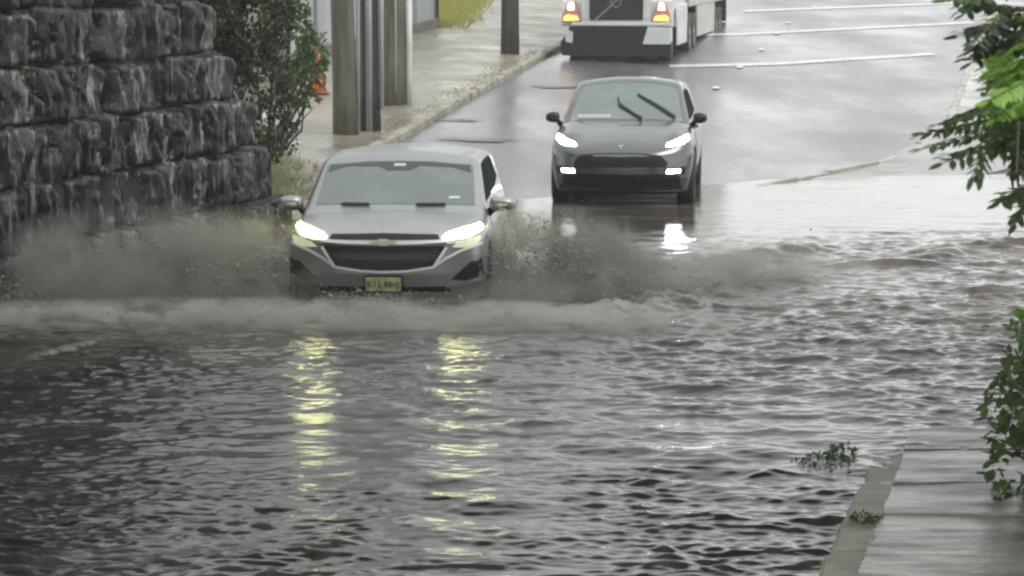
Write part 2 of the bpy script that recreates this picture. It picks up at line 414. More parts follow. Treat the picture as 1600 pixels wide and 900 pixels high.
tcs = t.nodes.new("ShaderNodeTexCoord"); L(tcs.outputs["Object"], sn.inputs[0]); L(sn.outputs[0], smr.inputs[0]); L(smr.outputs[0], smx.inputs[0]); L(smx.outputs[0], mx.inputs[1])
L(fa.outputs["Fac"], mx.inputs[0]); L(mx.outputs[0], p.inputs["Base Color"]); L(fa.outputs["Fac"], rr.inputs[0]); L(rr.outputs[0], p.inputs["Roughness"])
p.inputs["IOR"].default_value = 1.33
tc = t.nodes.new("ShaderNodeTexCoord")
nz = t.nodes.new("ShaderNodeTexNoise"); nz.inputs["Scale"].default_value = 17; nz.inputs["Detail"].default_value = 7; nz.inputs["Roughness"].default_value = .65
b = t.nodes.new("ShaderNodeBump"); b.inputs["Strength"].default_value = .3; b.inputs["Distance"].default_value = .007
L(tc.outputs["Object"], nz.inputs[0]); L(nz.outputs[0], b.inputs["Height"]); L(b.outputs[0], p.inputs["Normal"])
wat = obj("flood_water", me, mw); struct(wat, "brown flood water, choppy near the camera and calm further off")

# ------------------------------------------------------------------ stone wall
P0 = np.array([-2.87, 32.6]); DU = np.array([-.286, -.958]); NN = np.array([.958, -.286])
m_stone = M("rock_faced_stone", (.020, .020, .022), .30, noise=[((8, 8, .7), (.24, .24, .225), .53, .62), ((.8, .8, .6), (.011, .011, .013), .47, .58), ((17, 17, 1.0), (.009, .009, .010), .5, .58), ((22, 22, 2.2), (.2, .2, .18), .61, .68)],
            bump=((16, 16, 2.5), .9, .06), spec=.6)
m_core = M("dark_mortar", (.03, .03, .03), .9)
wall = empty("stone_wall", (float(P0[0]), float(P0[1]), 0))
tag(wall, "tall dark wall of rough rock-faced stone courses beside the flood", "wall")
Zc = [-.3, .36, .98, 1.58, 2.14, 2.72, 3.3, 3.9, 4.5, 5.1, 5.7]
Se = [-.35, 0, .7, 1.1, 1.5, 2.2, 3.3, 3.6, 4.0, 4.3]
def wp(s, n, z):   # wall frame -> local coordinates of the wall empty
    s = np.asarray(s); q = np.multiply.outer(s, DU)+np.multiply.outer(np.asarray(n), NN)
    return np.concatenate([q, np.asarray(z)[..., None]], -1)
for c in range(10):
    z0, z1 = Zc[c], Zc[c+1]; off = -.055*c; vs = []; fs = []; nv = 0
    s = Se[c]; rr_ = random.Random(c*5+1)
    while s < (24 if c < 8 else 9.5):
        wd = rr_.uniform(.22, .5) if rr_.random() < .5 else rr_.uniform(.5, .95)
        res = .03 if s < 11 else .09
        nx = max(4, int(wd/res)); nzz = max(4, int((z1-z0)/res))
        j0, j1 = rr_.uniform(-.03, .03), rr_.uniform(-.05, .03)
        a = np.linspace(0, 1, nx); bb = np.linspace(0, 1, nzz); A, B = np.meshgrid(a, bb)
        sx = s+.01+A*(wd-.015)+.06*noise2(0*A+s, B*3+c, 68, 2)*(1 if s > Se[c]+.1 else 0); zz = z0+j0+B*(z1-z0-.008+j1-j0)
        edge = np.minimum(np.minimum(A, 1-A)*wd, np.minimum(B, 1-B)*(z1-z0))
        rnd = 1-np.exp(-edge/.012)
        sk = .35*noise2(sx*1.1, zz*1.7, 60, 2)
        rg = noise2(sx*6.5+sk*2, zz*1.6+c*7, 61, 4, .6, True)
        rid = 1-np.abs(noise2(sx*4.0+sk*3+.5*zz, zz*1.0+c*3, 62, 3, .6, True))*3
        fis = noise2(sx*8+sk*4, zz*.7+c*11, 63, 2, .5, True); gr = -np.clip(.16-np.abs(fis), 0, .16)/.16*.22*(noise2(sx*1.5, zz*1.2, 67, 2) > -.15)
        fine = noise2(sx*26, zz*12, 64, 3, .6, True)*.02
        base = rr_.uniform(-.08, .10)
        depth = off+rnd*(.06+base+.13*rg+.06*rid+gr)+fine
        jz = .05*noise2(sx*5, zz*0+c, 66, 3)*np.clip(B*4-3, 0, 1)
        Pf = wp(sx, depth, zz+jz)
        # border ring carried back into the wall
        idx = np.arange(nx*nzz).reshape(nzz, nx)
        ring = np.concatenate([idx[0, :], idx[1:, -1], idx[-1, -2::-1], idx[-2:0:-1, 0]])
        flat = Pf.reshape(-1, 3); back = flat[ring].copy(); back[:, :2] -= NN*.4
        V = np.concatenate([flat, back]); q = np.stack([idx[:-1, :-1], idx[1:, :-1], idx[1:, 1:], idx[:-1, 1:]], -1).reshape(-1, 4)
        m_ = len(ring); k_ = np.arange(m_); k2 = (k_+1) % m_
        q2 = np.stack([ring[k_], ring[k2], nx*nzz+k2, nx*nzz+k_], -1)
        vs.append(V); fs.append(np.concatenate([q, q2])+nv); nv += len(V); s += wd
    o = obj("stone_course", mesh(np.concatenate(vs), np.concatenate(fs), True), m_stone, wall)
for c in range(10):
    a, e = Se[c]+.06, (24 if c < 8 else 9.5)
    z0, z1 = Zc[c]+(.0 if c else -.2), Zc[c+1]-.012*1
    n0, n1_ = -.055*c-.03, -1.4-.0*c
    v = [wp(np.array(s_), np.array(n_), np.array(z_)) for z_ in (z0, z1) for (s_, n_) in ((a, n0), (e, n0), (e, n1_), (a, n1_))]
    MB().add(v, [(0, 1, 2, 3), (7, 6, 5, 4), (0, 4, 5, 1), (1, 5, 6, 2), (2, 6, 7, 3), (3, 7, 4, 0)]).build("wall_core", m_core, wall)

# ------------------------------------------------------------------ bridge deck added unseen above the frame to shade foreground and water
m_steel = M("dark_bridge_steel", (.05, .05, .048), .7, noise=((2, 2, 2), (.08, .05, .035), .5, .7))
br = empty("shade_bridge", (0, 16.8, 4.5)); tag(br, "unseen dark bridge deck added above the frame to shade the water", "bridge")
MB().box(-17, 9.6, -5.4, 5.4, .55, .8).build("deck", m_steel, br)
for yy in (-5.3, -2.6, 0, 2.6, 5.3): MB().box(-17, 9.6, yy-.12, yy+.12, -.1 if abs(yy) < 5 else -.15, .548 if abs(yy) < 5 else 1.6).build("girder", m_steel, br)
MB().box(7.4, 9.6, -5.4, 5.4, -5.2, -.16).build("pier", m_core, br)

# ------------------------------------------------------------------ implicit car bodies
def smax(a, b, k):
    h = np.clip(.5-.5*(b-a)/k, 0, 1); return b*(1-h)+a*h+k*h*(1-h)
def smin(a, b, k): return -smax(-a, -b, k)
def pl(pts):
    """smoothed piecewise curve"""
    a = np.array(pts, float); xs = np.linspace(a[0, 0], a[-1, 0], 500); ysv = np.interp(xs, a[:, 0], a[:, 1])
    kk = 41; ker = np.hanning(kk); ker /= ker.sum()
    ysv = np.convolve(np.pad(ysv, kk//2, mode='edge'), ker, 'valid')
    return lambda q: np.interp(q, xs, ysv)
def make_f(c):
    yf = pl(c['front']); hood = pl(c['hood']); hw = pl(c['half_w']); plan = pl(c['plan'])
    def f(x, y, z):
        ax = np.abs(x)
        fr = (yf(z)+c['bulge']*(ax/.92)**c['bp']-y)*.95
        re = y-(c['len']-.22*(ax/.9)**3-.10*np.abs(z-.75)**1.5)
        sd_ = ax-hw(z)*plan(y)
        tp = z-(hood(y)-c['crown']*(ax/.8)**2+c.get('fender', 0)*np.exp(-((ax-.7)/.12)**2)*sm(.2, .6, y)*(1-sm(1.1, 1.4, y)))
        bt = c['bottom']-z
        body = smax(smax(smax(fr, sd_, .10), smax(tp, re, .10), c.get('kt', .06)), bt, .05)
        ws = (z-(c['wz0']+(y-c['wy0']-c['wb']*(ax/.75)**2)*c['wsl']))*.86
        rf = z-(c['roof']-.035*((y-c['ry'])/1.2)**2-.055*(ax/.6)**2)
        sg = (ax-(c['g0']-(z-1.05)*c['gs']))*.94
        rg_ = ((y-c['gr_y'])*c['gr_s']+(z-c['gr_z']))/math.hypot(1, c['gr_s'])
        gh = smax(smax(ws, rf, .05), smax(sg, rg_, .06), .06)
        gh = smax(gh, .8-z, .02)
        t_ = smin(body, gh, .025)
        for wy in c['wheels']:
            cyl = np.hypot(y-wy, z-c['wr']+.0)-(c['wr']+.055)
            arch = np.maximum(cyl, .6-ax)
            t_ = smax(t_, -arch, .012)
        return t_
    return f
def grad(f, V, e=2e-3):
    x, y, z = V.T
    return np.stack([f(x+e, y, z)-f(x-e, y, z), f(x, y+e, z)-f(x, y-e, z), f(x, y, z+e)-f(x, y, z-e)], 1)/(2*e)
def nets(f, lo, hi, h):
    ax = [np.arange(lo[i], hi[i]+h, h) for i in range(3)]
    X, Y, Z = np.meshgrid(*ax, indexing='ij'); D = f(X, Y, Z); Sg = D < 0
    nx, ny, nz_ = D.shape; acc = np.zeros((nx-1, ny-1, nz_-1, 3)); cnt = np.zeros((nx-1, ny-1, nz_-1))
    G = np.stack([X, Y, Z], -1)
    for d in range(3):
        A = [slice(None)]*3; B = [slice(None)]*3; A[d] = slice(0, -1); B[d] = slice(1, None)
        a, b_ = D[tuple(A)], D[tuple(B)]; cr = (a < 0) != (b_ < 0)
        tt = np.where(cr, a/np.where(cr, a-b_, 1), 0)
        pos = G[tuple(A)]+(G[tuple(B)]-G[tuple(A)])*tt[..., None]; pos = np.where(cr[..., None], pos, 0)
        o1, o2 = [q for q in range(3) if q != d]
        for i in (0, 1):
            for j in (0, 1):
                s_ = [slice(None)]*3
                s_[o1] = slice(i, cr.shape[o1]-1+i); s_[o2] = slice(j, cr.shape[o2]-1+j)
                acc += pos[tuple(s_)]; cnt += cr[tuple(s_)]
    mcell = cnt > 0; ids = -np.ones(mcell.shape, int); ids[mcell] = np.arange(mcell.sum())
    V = acc[mcell]/cnt[mcell][:, None]; F = []
    for d in range(3):
        A = [slice(None)]*3; B = [slice(None)]*3; A[d] = slice(0, -1); B[d] = slice(1, None)
        cr = Sg[tuple(A)] != Sg[tuple(B)]; I = np.argwhere(cr)
        o1, o2 = [(1, 2), (2, 0), (0, 1)][d]
        I = I[(I[:, o1] > 0) & (I[:, o2] > 0) & (I[:, o1] < D.shape[o1]-1) & (I[:, o2] < D.shape[o2]-1)]
        ins = Sg[I[:, 0], I[:, 1], I[:, 2]]
        q = []
        for (i, j) in ((0, 0), (-1, 0), (-1, -1), (0, -1)):
            J = I.copy(); J[:, o1] += i; J[:, o2] += j; q.append(ids[J[:, 0], J[:, 1], J[:, 2]])
        q = np.stack(q, 1); q[~ins] = q[~ins][:, ::-1]; F.append(q)
    F = np.concatenate(F)
    for _ in range(3):
        g_ = grad(f, V); fv = f(*V.T); st = -fv[:, None]*g_/np.maximum((g_**2).sum(1), .05)[:, None]
        ln = np.linalg.norm(st, axis=1); st *= np.minimum(1, h*.5/np.maximum(ln, 1e-9))[:, None]; V = V+st
    return V, F
def body_mesh(f, c, h=.028):
    V, F = nets(f, (-1.05, -.15, .1), (1.05, c['len']+.15, c['roof']+.1), h)
    me_ = mesh(V, F, True); g_ = grad(f, V); g_ /= np.linalg.norm(g_, axis=1)[:, None]+1e-9
    me_.normals_split_custom_set_from_vertices([tuple(n) for n in g_])
    return me_
def patch(f, poly, off, th, name, mat, parent, axis='y', side=1, cell=.05, start=None, holes=False):
    """a panel of thickness th lying off proud of the body; poly in (x,z) seen from the front or (y,z) seen from the side"""
    poly = [np.array(q, float) for q in poly]; bd = []
    for a, b_ in zip(poly, poly[1:]+poly[:1]):
        n = max(1, int(np.linalg.norm(b_-a)/cell)); bd += [a+(b_-a)*i/n for i in range(n)]
    bd = np.array(bd); nb = len(bd)
    mn, mxx = bd.min(0), bd.max(0); pts = []
    def ins(px, pz):
        x0, z0 = bd[:, 0], bd[:, 1]; x1, z1 = np.roll(x0, -1), np.roll(z0, -1)
        cnd = ((z0 > pz) != (z1 > pz)) & (px < (x1-x0)*(pz-z0)/(np.where(z1 == z0, 1e-9, z1-z0))+x0)
        return cnd.sum() % 2 == 1
    for px in np.arange(mn[0]+cell/2, mxx[0], cell):
        for pz in np.arange(mn[1]+cell/2, mxx[1], cell):
            if ins(px, pz) and np.min(np.hypot(bd[:, 0]-px, bd[:, 1]-pz)) > cell*.4: pts.append((px, pz))
    allp = [Vector(q) for q in bd]+[Vector(q) for q in pts]
    r_ = geometry.delaunay_2d_cdt(allp, [(i, (i+1) % nb) for i in range(nb)], [], 1, 1e-6)
    p2 = np.array([(q.x, q.y) for q in r_[0]]); tris = [tuple(q) for q in r_[2]]
    be = [i for i in range(len(p2))]
    a_, z_ = p2.T
    def ev(tv):
        return f(a_, tv, z_) if axis == 'y' else f(side*tv, a_, z_)
    lo = np.full(len(p2), (start if start is not None else -.3) if axis == 'y' else 1.3); stp = .02 if axis == 'y' else -.02
    hit = np.zeros(len(p2), bool); cur = lo.copy()
    for _ in range(160):
        nxt = cur+stp; h_ = (ev(nxt) < 0) & ~hit; hit |= h_; cur = np.where(hit, cur, nxt)
    a0, b0 = cur.copy(), cur+stp
    for _ in range(14):
        m_ = (a0+b0)/2; neg = ev(m_) < 0; b0 = np.where(neg, m_, b0); a0 = np.where(neg, a0, m_)
    V = np.stack([a_, b0, z_], 1) if axis == 'y' else np.stack([side*b0, a_, z_], 1)
    g_ = grad(f, V); g_ /= np.linalg.norm(g_, axis=1)[:, None]+1e-9
    top = V+g_*off; bot = V+g_*(off-th); n = len(V)
    # boundary edges
    from collections import Counter
    ec = Counter(); 
    for tr in tris:
        for i in range(3): ec[tuple(sorted((tr[i], tr[(i+1) % 3])))] += 1
    def outward(tr):
        A, B, C = top[tr[0]], top[tr[1]], top[tr[2]]
        return np.dot(np.cross(B-A, C-A), g_[tr[0]]) > 0
    F = [tr if outward(tr) else tr[::-1] for tr in tris]
    bF = [tuple(i+n for i in tr[::-1]) for tr in F]
    vv = list(top)+list(bot); rim = []
    for tr in F:
        for i in range(3):
            e = (tr[i], tr[(i+1) % 3])
            if ec[tuple(sorted(e))] == 1:
                b_ = len(vv); vv += [top[e[0]], top[e[1]], bot[e[1]], bot[e[0]]]; rim.append((b_, b_+3, b_+2, b_+1))
    me_ = bpy.data.meshes.new("p"); me_.from_pydata([tuple(q) for q in vv], [], F+bF+rim)
    sm_ = [True]*len(F)+[False]*(len(bF)+len(rim)); me_.polygons.foreach_set("use_smooth", sm_)
    nrm = [tuple(q) for q in g_]+[tuple(-q) for q in g_]
    me_.update()
    o = obj(name, me_, mat, parent)
    return o
def mirror_poly(pq): return [(-a, b_) for a, b_ in pq][::-1]
def line_poly(pts, wd):
    """thin band along a polyline in 2d"""
    pts = [np.array(q, float) for q in pts]; Lf = []; Rt = []
    for i, q in enumerate(pts):
        d = pts[min(i+1, len(pts)-1)]-pts[max(i-1, 0)]; d /= np.linalg.norm(d); n = np.array([-d[1], d[0]])
        ww = wd[i] if hasattr(wd, '__len__') else wd
        Lf.append(q+n*ww/2); Rt.append(q-n*ww/2)
    return Lf+Rt[::-1]

m_tyre = M("tyre_rubber", (.02, .02, .021), .6, bump=((30, 30, 30), .4, .01))
m_rim = M("alloy_rim", (.45, .45, .46), .3, metal=.9)
m_blk = M("black_plastic", (.016, .016, .018), .55, spec=.25)
m_gloss = M("gloss_black", (.012, .012, .014), .2, spec=.35)
m_chrome = M("chrome", (.8, .8, .8), .12, metal=1.)
m_trim = M("satin_trim", (.88, .88, .87), .3, metal=0)
m_glass = M("wet_windscreen", (.13, .165, .155), .07, spec=.6, ior=1.6, noise=((2.5, 2.5, 2.5), (.16, .2, .19), .4, .65), bump=((60, 60, 60), .15, .004))  # pale greenish base puts sky reflection and hazy interior into the colour
m_dglass = M("dark_side_glass", (.03, .035, .035), .4, spec=0., ior=1.3)
m_band = M("shade_band", (.03, .035, .035), .1, ior=1.6)
def wheel(name, cx, cy, r, wdt, side, parent, rimmat):
    wh = empty(name, (cx, cy, r)); wh.parent = parent
    a = r; h2 = wdt/2
    MB().lathe_x([(-h2+.02, a*.66), (-h2, a*.75), (-h2, a*.93), (-h2+.03, a), (h2-.03, a), (h2, a*.93), (h2, a*.75), (h2-.02, a*.66)], (0, 0, 0), 44).build("tyre", m_tyre, wh, True)
    rb = MB().lathe_x([(-h2+.03, a*.67), (h2-.02, a*.67), (h2-.02, a*.61), (0, a*.58), (-h2+.03, a*.58)], (0, 0, 0), 40)
    rb.lathe_x([(side*(h2-.05), .001), (side*(h2-.05), a*.17), (side*(h2-.09), a*.17), (side*(h2-.09), .001)], (0, 0, 0), 20)
    for k_ in range(5):
        an = 2*math.pi*k_/5+.3; ca, sa = math.cos(an), math.sin(an)
        for dd in (-.045, .045):
            pts_ = [(side*(h2-.06), ca*a*.12-sa*dd*.4, sa*a*.12+ca*dd*.4), (side*(h2-.04), ca*a*.62-sa*dd, sa*a*.62+ca*dd)]
            rb.tube(pts_, [.022, .016], 6)
    rb.build("rim", rimmat, wh)
    return wh

def car(c, name, label, loc, rz):
    f = make_f(c); root = empty(name, loc, rz); tag(root, label, c['cat'])
    obj("body", body_mesh(f, c), c['paint'], root)
    MB().box(-.74, .74, .35, c['len']-.35, c['bottom']-.03, .62, .05).build("underbody", m_blk, root)
    # glazing
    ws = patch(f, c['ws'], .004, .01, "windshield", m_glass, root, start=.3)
    for pq in c.get('band', []): patch(f, pq, .008, .006, "shade_band", m_band, ws, start=.3)
    for sd_ in (-1, 1):
        for i, pq in enumerate(c['swin']): patch(f, pq, .004, .01, "side_window", m_dglass, root, 'x', sd_)
        for i, pq in enumerate(c['doors']):
            dr = patch(f, pq, .005, .012, "door", c['paint'], root, 'x', sd_)
            hy = pq[2][0]-.16
            patch(f, [(hy-.11, .93), (hy+.09, .93), (hy+.09, .965), (hy-.11, .965)], .035, .03, "door_handle", c['paint'], dr, 'x', sd_, cell=.04)
        # mirrors
        mr_ = empty("side_mirror", (0, 0, 0)); mr_.parent = root
        mx_, my_, mz_, mw_, mh_ = c['mirror']
        import bmesh
        bm = bmesh.new(); bmesh.ops.create_uvsphere(bm, u_segments=20, v_segments=12, radius=1)
        for q in bm.verts:
            x, y, z = q.co; e_ = .55
            x = math.copysign(abs(x)**e_, x); z = math.copysign(abs(z)**.7, z)
            tp_ = 1-.25*max(0, x)   # tapers outwards
            q.co = (x*mw_/2, y*.11*(1 if y < 0 else .35), z*mh_/2*tp_)
        vs_ = [((sd_*(mx_+q.co.x)), my_+q.co.y, mz_+q.co.z) for q in bm.verts]; fs_ = [[k_.index for k_ in q.verts] for q in bm.faces]
        bm.free(); MB().add(vs_, fs_).build("mirror_housing", c['mirmat'], mr_, True)
        MB().tube([(sd_*(mx_-mw_*.35), my_+.01, mz_-mh_*.3), (sd_*(mx_-mw_*.62), my_+.05, mz_-mh_*.75)], [.03, .045], 8).build("mirror_arm", m_blk, mr_, True)
        MB().add([(sd_*(mx_-mw_*.4), my_+.045, mz_-mh_*.35), (sd_*(mx_+mw_*.38), my_+.045, mz_-mh_*.3), (sd_*(mx_+mw_*.38), my_+.045, mz_+mh_*.28), (sd_*(mx_-mw_*.4), my_+.045, mz_+mh_*.35)], [(0, 1, 2, 3)]).build("mirror_glass", m_chrome, mr_)
        for wy in c['wheels']:
            wheel("wheel", sd_*(c['track']), wy, c['wr'], .235, sd_, root, c['rim'])
        patch(f, [(c['wheels'][0]+c['wr']+.09, c['bottom']+.0), (c['wheels'][1]-c['wr']-.09, c['bottom']+.0), (c['wheels'][1]-c['wr']-.09, c['bottom']+.1), (c['wheels'][0]+c['wr']+.09, c['bottom']+.1)], .012, .03, "sill_trim", m_blk, root, 'x', sd_)
    # rear end
    yb = c['len']
    for sd_ in (-1, 1):
        MB().box(min(sd_*.52, sd_*.84), max(sd_*.52, sd_*.84), yb-.2, yb-.0, .92, 1.04, .02).build("tail_light", M("tail_red", (.4, .01, .01), .2), root)
    return root, f

# silver crossover in the flood
silver = M("silver_paint", (.36, .37, .38), .40, metal=.75, coat=.12, noise=((1.5, 1.5, 1.5), (.33, .34, .35), .4, .6))
SUV = dict(cat='car', len=4.65, paint=silver, rim=m_rim, mirmat=silver, bottom=.27,
    front=[(.1, .16), (.3, .08), (.42, .03), (.55, .0), (.72, .0), (.85, .03), (.93, .09), (1.0, .17), (1.2, .2)], bulge=.30, bp=3.2,
    hood=[(0, .88), (.1, .93), (.25, .965), (.6, 1.01), (1.0, 1.055), (1.25, 1.075), (2, 1.04), (3.5, 1.06), (4.7, 1.04)], crown=.075, fender=.018,
    half_w=[(.1, .84), (.3, .88), (.5, .915), (.65, .92), (.85, .905), (.95, .88), (1.05, .84), (1.3, .78)],
    plan=[(0, .93), (.5, .975), (1.1, 1.), (3.6, 1.), (4.3, .97), (4.7, .92)],
    wz0=1.065, wy0=1.10, wb=.16, wsl=.50, roof=1.565, ry=2.5, g0=.85, gs=.25, gr_y=4.45, gr_s=1.3, gr_z=1.1,
    wheels=(.93, 3.66), wr=.36, track=.80,
    ws=[(-.745, 1.085), (-.4, 1.10), (0, 1.105), (.4, 1.10), (.745, 1.085), (.70, 1.405), (.68, 1.43), (.3, 1.465), (0, 1.472), (-.3, 1.465), (-.68, 1.43), (-.70, 1.405)],
    band=[[(-.68, 1.36), (-.5, 1.415), (-.2, 1.42), (-.1, 1.385), (.1, 1.385), (.2, 1.425), (.5, 1.41), (.68, 1.36), (.665, 1.422), (.3, 1.456), (0, 1.463), (-.3, 1.456), (-.665, 1.422)]],
    swin=[[(1.5, 1.10), (2.5, 1.10), (2.5, 1.43), (2.15, 1.42)], [(2.56, 1.10), (3.45, 1.11), (3.4, 1.42), (2.56, 1.43)], [(3.52, 1.12), (4.0, 1.16), (3.75, 1.38), (3.47, 1.41)]],
    doors=[[(1.45, .42), (2.5, .38), (2.52, 1.04), (1.42, 1.03)], [(2.53, .38), (3.2, .38), (3.5, .75), (3.5, 1.04), (2.55, 1.04)]],
    mirror=(1.0, 1.42, 1.09, .25, .15))
suv, fS = car(SUV, "silver_crossover", "silver crossover ploughing through the flood with yellowish headlights on", (-1.195, 24.85, -.255), R(-2.4)); suv.scale = (1.045, 1, 1)
hl = [(.49, .872), (.53, .912), (.66, .945), (.82, .965), (.87, .955), (.86, .905), (.78, .87), (.62, .852)]
m_lens = M("lamp_lens", (.35, .35, .3), .1, coat=1)
m_hl = emit("warm_headlamp", (1, .99, .42), 28, (.9, .9, .7))
m_hl2 = emit("warm_headlamp_low", (1, .97, .6), .12, (.7, .7, .5))
def mir(pq, s_): return pq if s_ > 0 else mirror_poly(pq)
for s_ in (-1, 1):
    h_ = patch(fS, mir(hl, s_), .006, .02, "headlight", m_lens, suv)
    patch(fS, mir([(.52, .882), (.56, .912), (.68, .938), (.82, .955), (.845, .93), (.74, .897), (.6, .878)], s_), .018, .008, "lamp", m_hl, h_)
    patch(fS, mir([(.60, .80), (.66, .845), (.84, .885), (.85, .86), (.82, .82), (.72, .79)], s_), .008, .008, "lower_lamp", m_hl2, suv)
    patch(fS, mir([(.60, .50), (.70, .60), (.77, .66), (.86, .69), (.875, .52), (.72, .48)], s_), .004, .01, "fog_pocket", m_blk, suv)
    patch(fS, mir(line_poly([(.555, .80), (.485, .69), (.44, .62)], .022), s_), .016, .02, "grille_edge", m_trim, suv, cell=.03)
    patch(fS, mir(line_poly([(.45, .625), (.55, .70), (.68, .765), (.86, .82)], .02), s_), .012, .02, "bumper_crease", m_trim, suv, cell=.03)
    patch(fS, mir([(.55, .43), (.86, .46), (.86, .485), (.58, .465)], s_), .02, .03, "chin_trim", m_rim, suv)
patch(fS, [(-.50, .872), (.50, .872), (.47, .912), (0, .925), (-.47, .912)], .005, .01, "upper_grille", m_blk, suv)
gr = patch(fS, [(-.53, .815), (.53, .815), (.55, .79), (.43, .62), (.2, .59), (0, .583), (-.2, .59), (-.43, .62), (-.55, .79)], .004, .012, "main_grille", m_gloss, suv)
m_mesh = M("grille_mesh", (.035, .035, .038), .4)
for zz in np.arange(.625, .81, .028):
    hwid = np.interp(zz, [.63, .79, .82], [.36, .52, .52])
    patch(fS, [(-hwid, zz-.004), (hwid, zz-.004), (hwid, zz+.004), (-hwid, zz+.004)], .012, .008, "grille_bar", m_mesh, gr, cell=.06)
cb = patch(fS, line_poly([(-.56, .852), (-.3, .842), (0, .836), (.3, .842), (.56, .852)], .022), .02, .02, "chrome_bar", m_trim, suv, cell=.03)
patch(fS, line_poly([(-.44, .62), (-.2, .584), (0, .576), (.2, .584), (.44, .62)], .02), .016, .02, "lower_chrome_strip", m_trim, suv, cell=.03)
patch(fS, [(-.10, .825), (-.035, .825), (-.04, .813), (.048, .813), (.038, .825), (.10, .825), (.115, .85), (.045, .85), (.038, .862), (-.05, .862), (-.04, .85), (-.113, .85)], .034, .014, "emblem", M("brass_emblem", (.75, .7, .55), .3, metal=.4), suv, cell=.02)
patch(fS, [(-.6, .385), (.6, .385), (.56, .435), (-.56, .435)], .006, .012, "lower_intake", m_blk, suv)
for s_ in (-1, 1):
    patch(fS, mir([(.2, 1.085), (.48, 1.083), (.47, 1.098), (.22, 1.10)], 1 if s_ > 0 else 1) if s_ > 0 else [(-.5, 1.083), (-.22, 1.085), (-.24, 1.1), (-.48, 1.098)], .022, .012, "wiper", m_blk, suv, start=.3)
patch(fS, [(-.05, 1.418), (.06, 1.418), (.06, 1.442), (-.05, 1.442)], .012, .004, "mirror_sensor", M("sensor_white", (.5, .55, .52), .4), suv, start=.3)
patch(fS, [(.5, 1.14), (.6, 1.14), (.6, 1.16), (.5, 1.16)], .009, .003, "inspection_sticker", M("sticker", (.55, .62, .6), .5), suv, start=.3)
# number plate
pl_ = empty("number_plate", (0, -.045, 0)); pl_.parent = suv
MB().box(-.172, .172, -.008, .02, .385, .545, .006).build("plate_frame", m_blk, pl_)
MB().box(-.158, .158, -.013, .0, .40, .53, .004).build("plate_face", M("plate_yellow", (.55, .55, .24), .4, noise=((9, 9, 9), (.34, .35, .2), .45, .6)), pl_)
def text(body, size, loc, rot, mat, parent, name="lettering", ext=.001, align='CENTER'):
    cu = bpy.data.curves.new("t", 'FONT'); cu.body = body; cu.size = size; cu.extrude = ext; cu.align_x = align; cu.align_y = 'CENTER'; cu.offset = .0012
    to = bpy.data.objects.new("tmp", cu); COL.objects.link(to)
    bpy.context.view_layer.update()
    me_ = bpy.data.meshes.new_from_object(to.evaluated_get(bpy.context.evaluated_depsgraph_get())); bpy.data.objects.remove(to)
    o = obj(name, me_, mat, parent); o.location = loc; o.rotation_euler = rot; return o
text("K15 MHJ", .078, (0, -.0152, .463), (R(90), 0, 0), M("plate_ink", (.07, .075, .03), .5), pl_)

# dark grey crossover behind
dgrey = M("graphite_paint", (.125, .133, .14), .27, metal=.7, coat=.6)
TES = dict(cat='car', len=4.75, paint=dgrey, rim=m_gloss, mirmat=m_gloss, bottom=.20,
    front=[(.1, .14), (.25, .06), (.4, .0), (.55, .0), (.7, .02), (.82, .08), (.92, .18), (1.0, .3), (1.2, .35)], bulge=.34, bp=2.8,
    hood=[(0, .70), (.1, .765), (.3, .86), (.6, .95), (1.0, 1.04), (1.25, 1.08), (2, 1.03), (3.5, 1.06), (4.7, 1.04)], crown=.045, fender=.055,
    half_w=[(.1, .86), (.3, .91), (.5, .95), (.7, .96), (.85, .945), (.95, .92), (1.05, .88), (1.3, .80)],
    plan=[(0, .93), (.5, .975), (1.1, 1.), (3.6, 1.), (4.3, .96), (4.8, .9)],
    wz0=1.07, wy0=1.12, wb=.22, wsl=.50, roof=1.625, ry=2.3, g0=.87, gs=.32, gr_y=4.6, gr_s=.75, gr_z=1.1,
    wheels=(.88, 3.77), wr=.36, track=.83,
    ws=[(-.76, 1.075), (-.4, 1.10), (0, 1.105), (.4, 1.10), (.76, 1.075), (.665, 1.46), (.6, 1.50), (.3, 1.545), (0, 1.555), (-.3, 1.545), (-.6, 1.50), (-.665, 1.46)],
    swin=[[(1.5, 1.09), (2.5, 1.09), (2.5, 1.46), (2.15, 1.44)], [(2.56, 1.09), (3.6, 1.11), (3.4, 1.40), (2.56, 1.46)]],
    doors=[[(1.45, .38), (2.5, .32), (2.52, 1.03), (1.42, 1.03)], [(2.53, .32), (3.2, .34), (3.55, .75), (3.55, 1.04), (2.55, 1.04)]],
    mirror=(1.0, 1.40, 1.12, .19, .15))
tes, fT = car(TES, "dark_crossover", "dark grey crossover with white headlights and raised wipers, behind the silver car", (1.41, 35.0, -.03), R(-5.6))
m_wl = emit("white_headlamp", (.95, .97, 1), 60, (.9, .9, .9))
for s_ in (-1, 1):
    h_ = patch(fT, mir([(.56, .80), (.60, .835), (.74, .90), (.87, .955), (.895, .92), (.87, .86), (.76, .805)], s_), .006, .02, "headlight", m_lens, tes, start=-.2)
    patch(fT, mir([(.59, .81), (.62, .835), (.75, .885), (.85, .925), (.865, .88), (.76, .82)], s_), .018, .008, "lamp", m_wl, h_, start=-.2)
    patch(fT, mir([(.60, .475), (.76, .475), (.77, .51), (.61, .51)], s_), .02, .012, "fog_lamp", m_wl, tes, start=-.2)
    patch(fT, mir([(.56, .44), (.83, .45), (.84, .54), (.58, .54)], s_), .01, .012, "fog_recess", m_blk, tes, start=-.2)
patch(fT, [(-.6, .545), (.6, .545), (.62, .60), (.52, .70), (.3, .725), (0, .73), (-.3, .725), (-.52, .70), (-.62, .60)], .004, .012, "nose_panel", m_blk, tes, start=-.2)
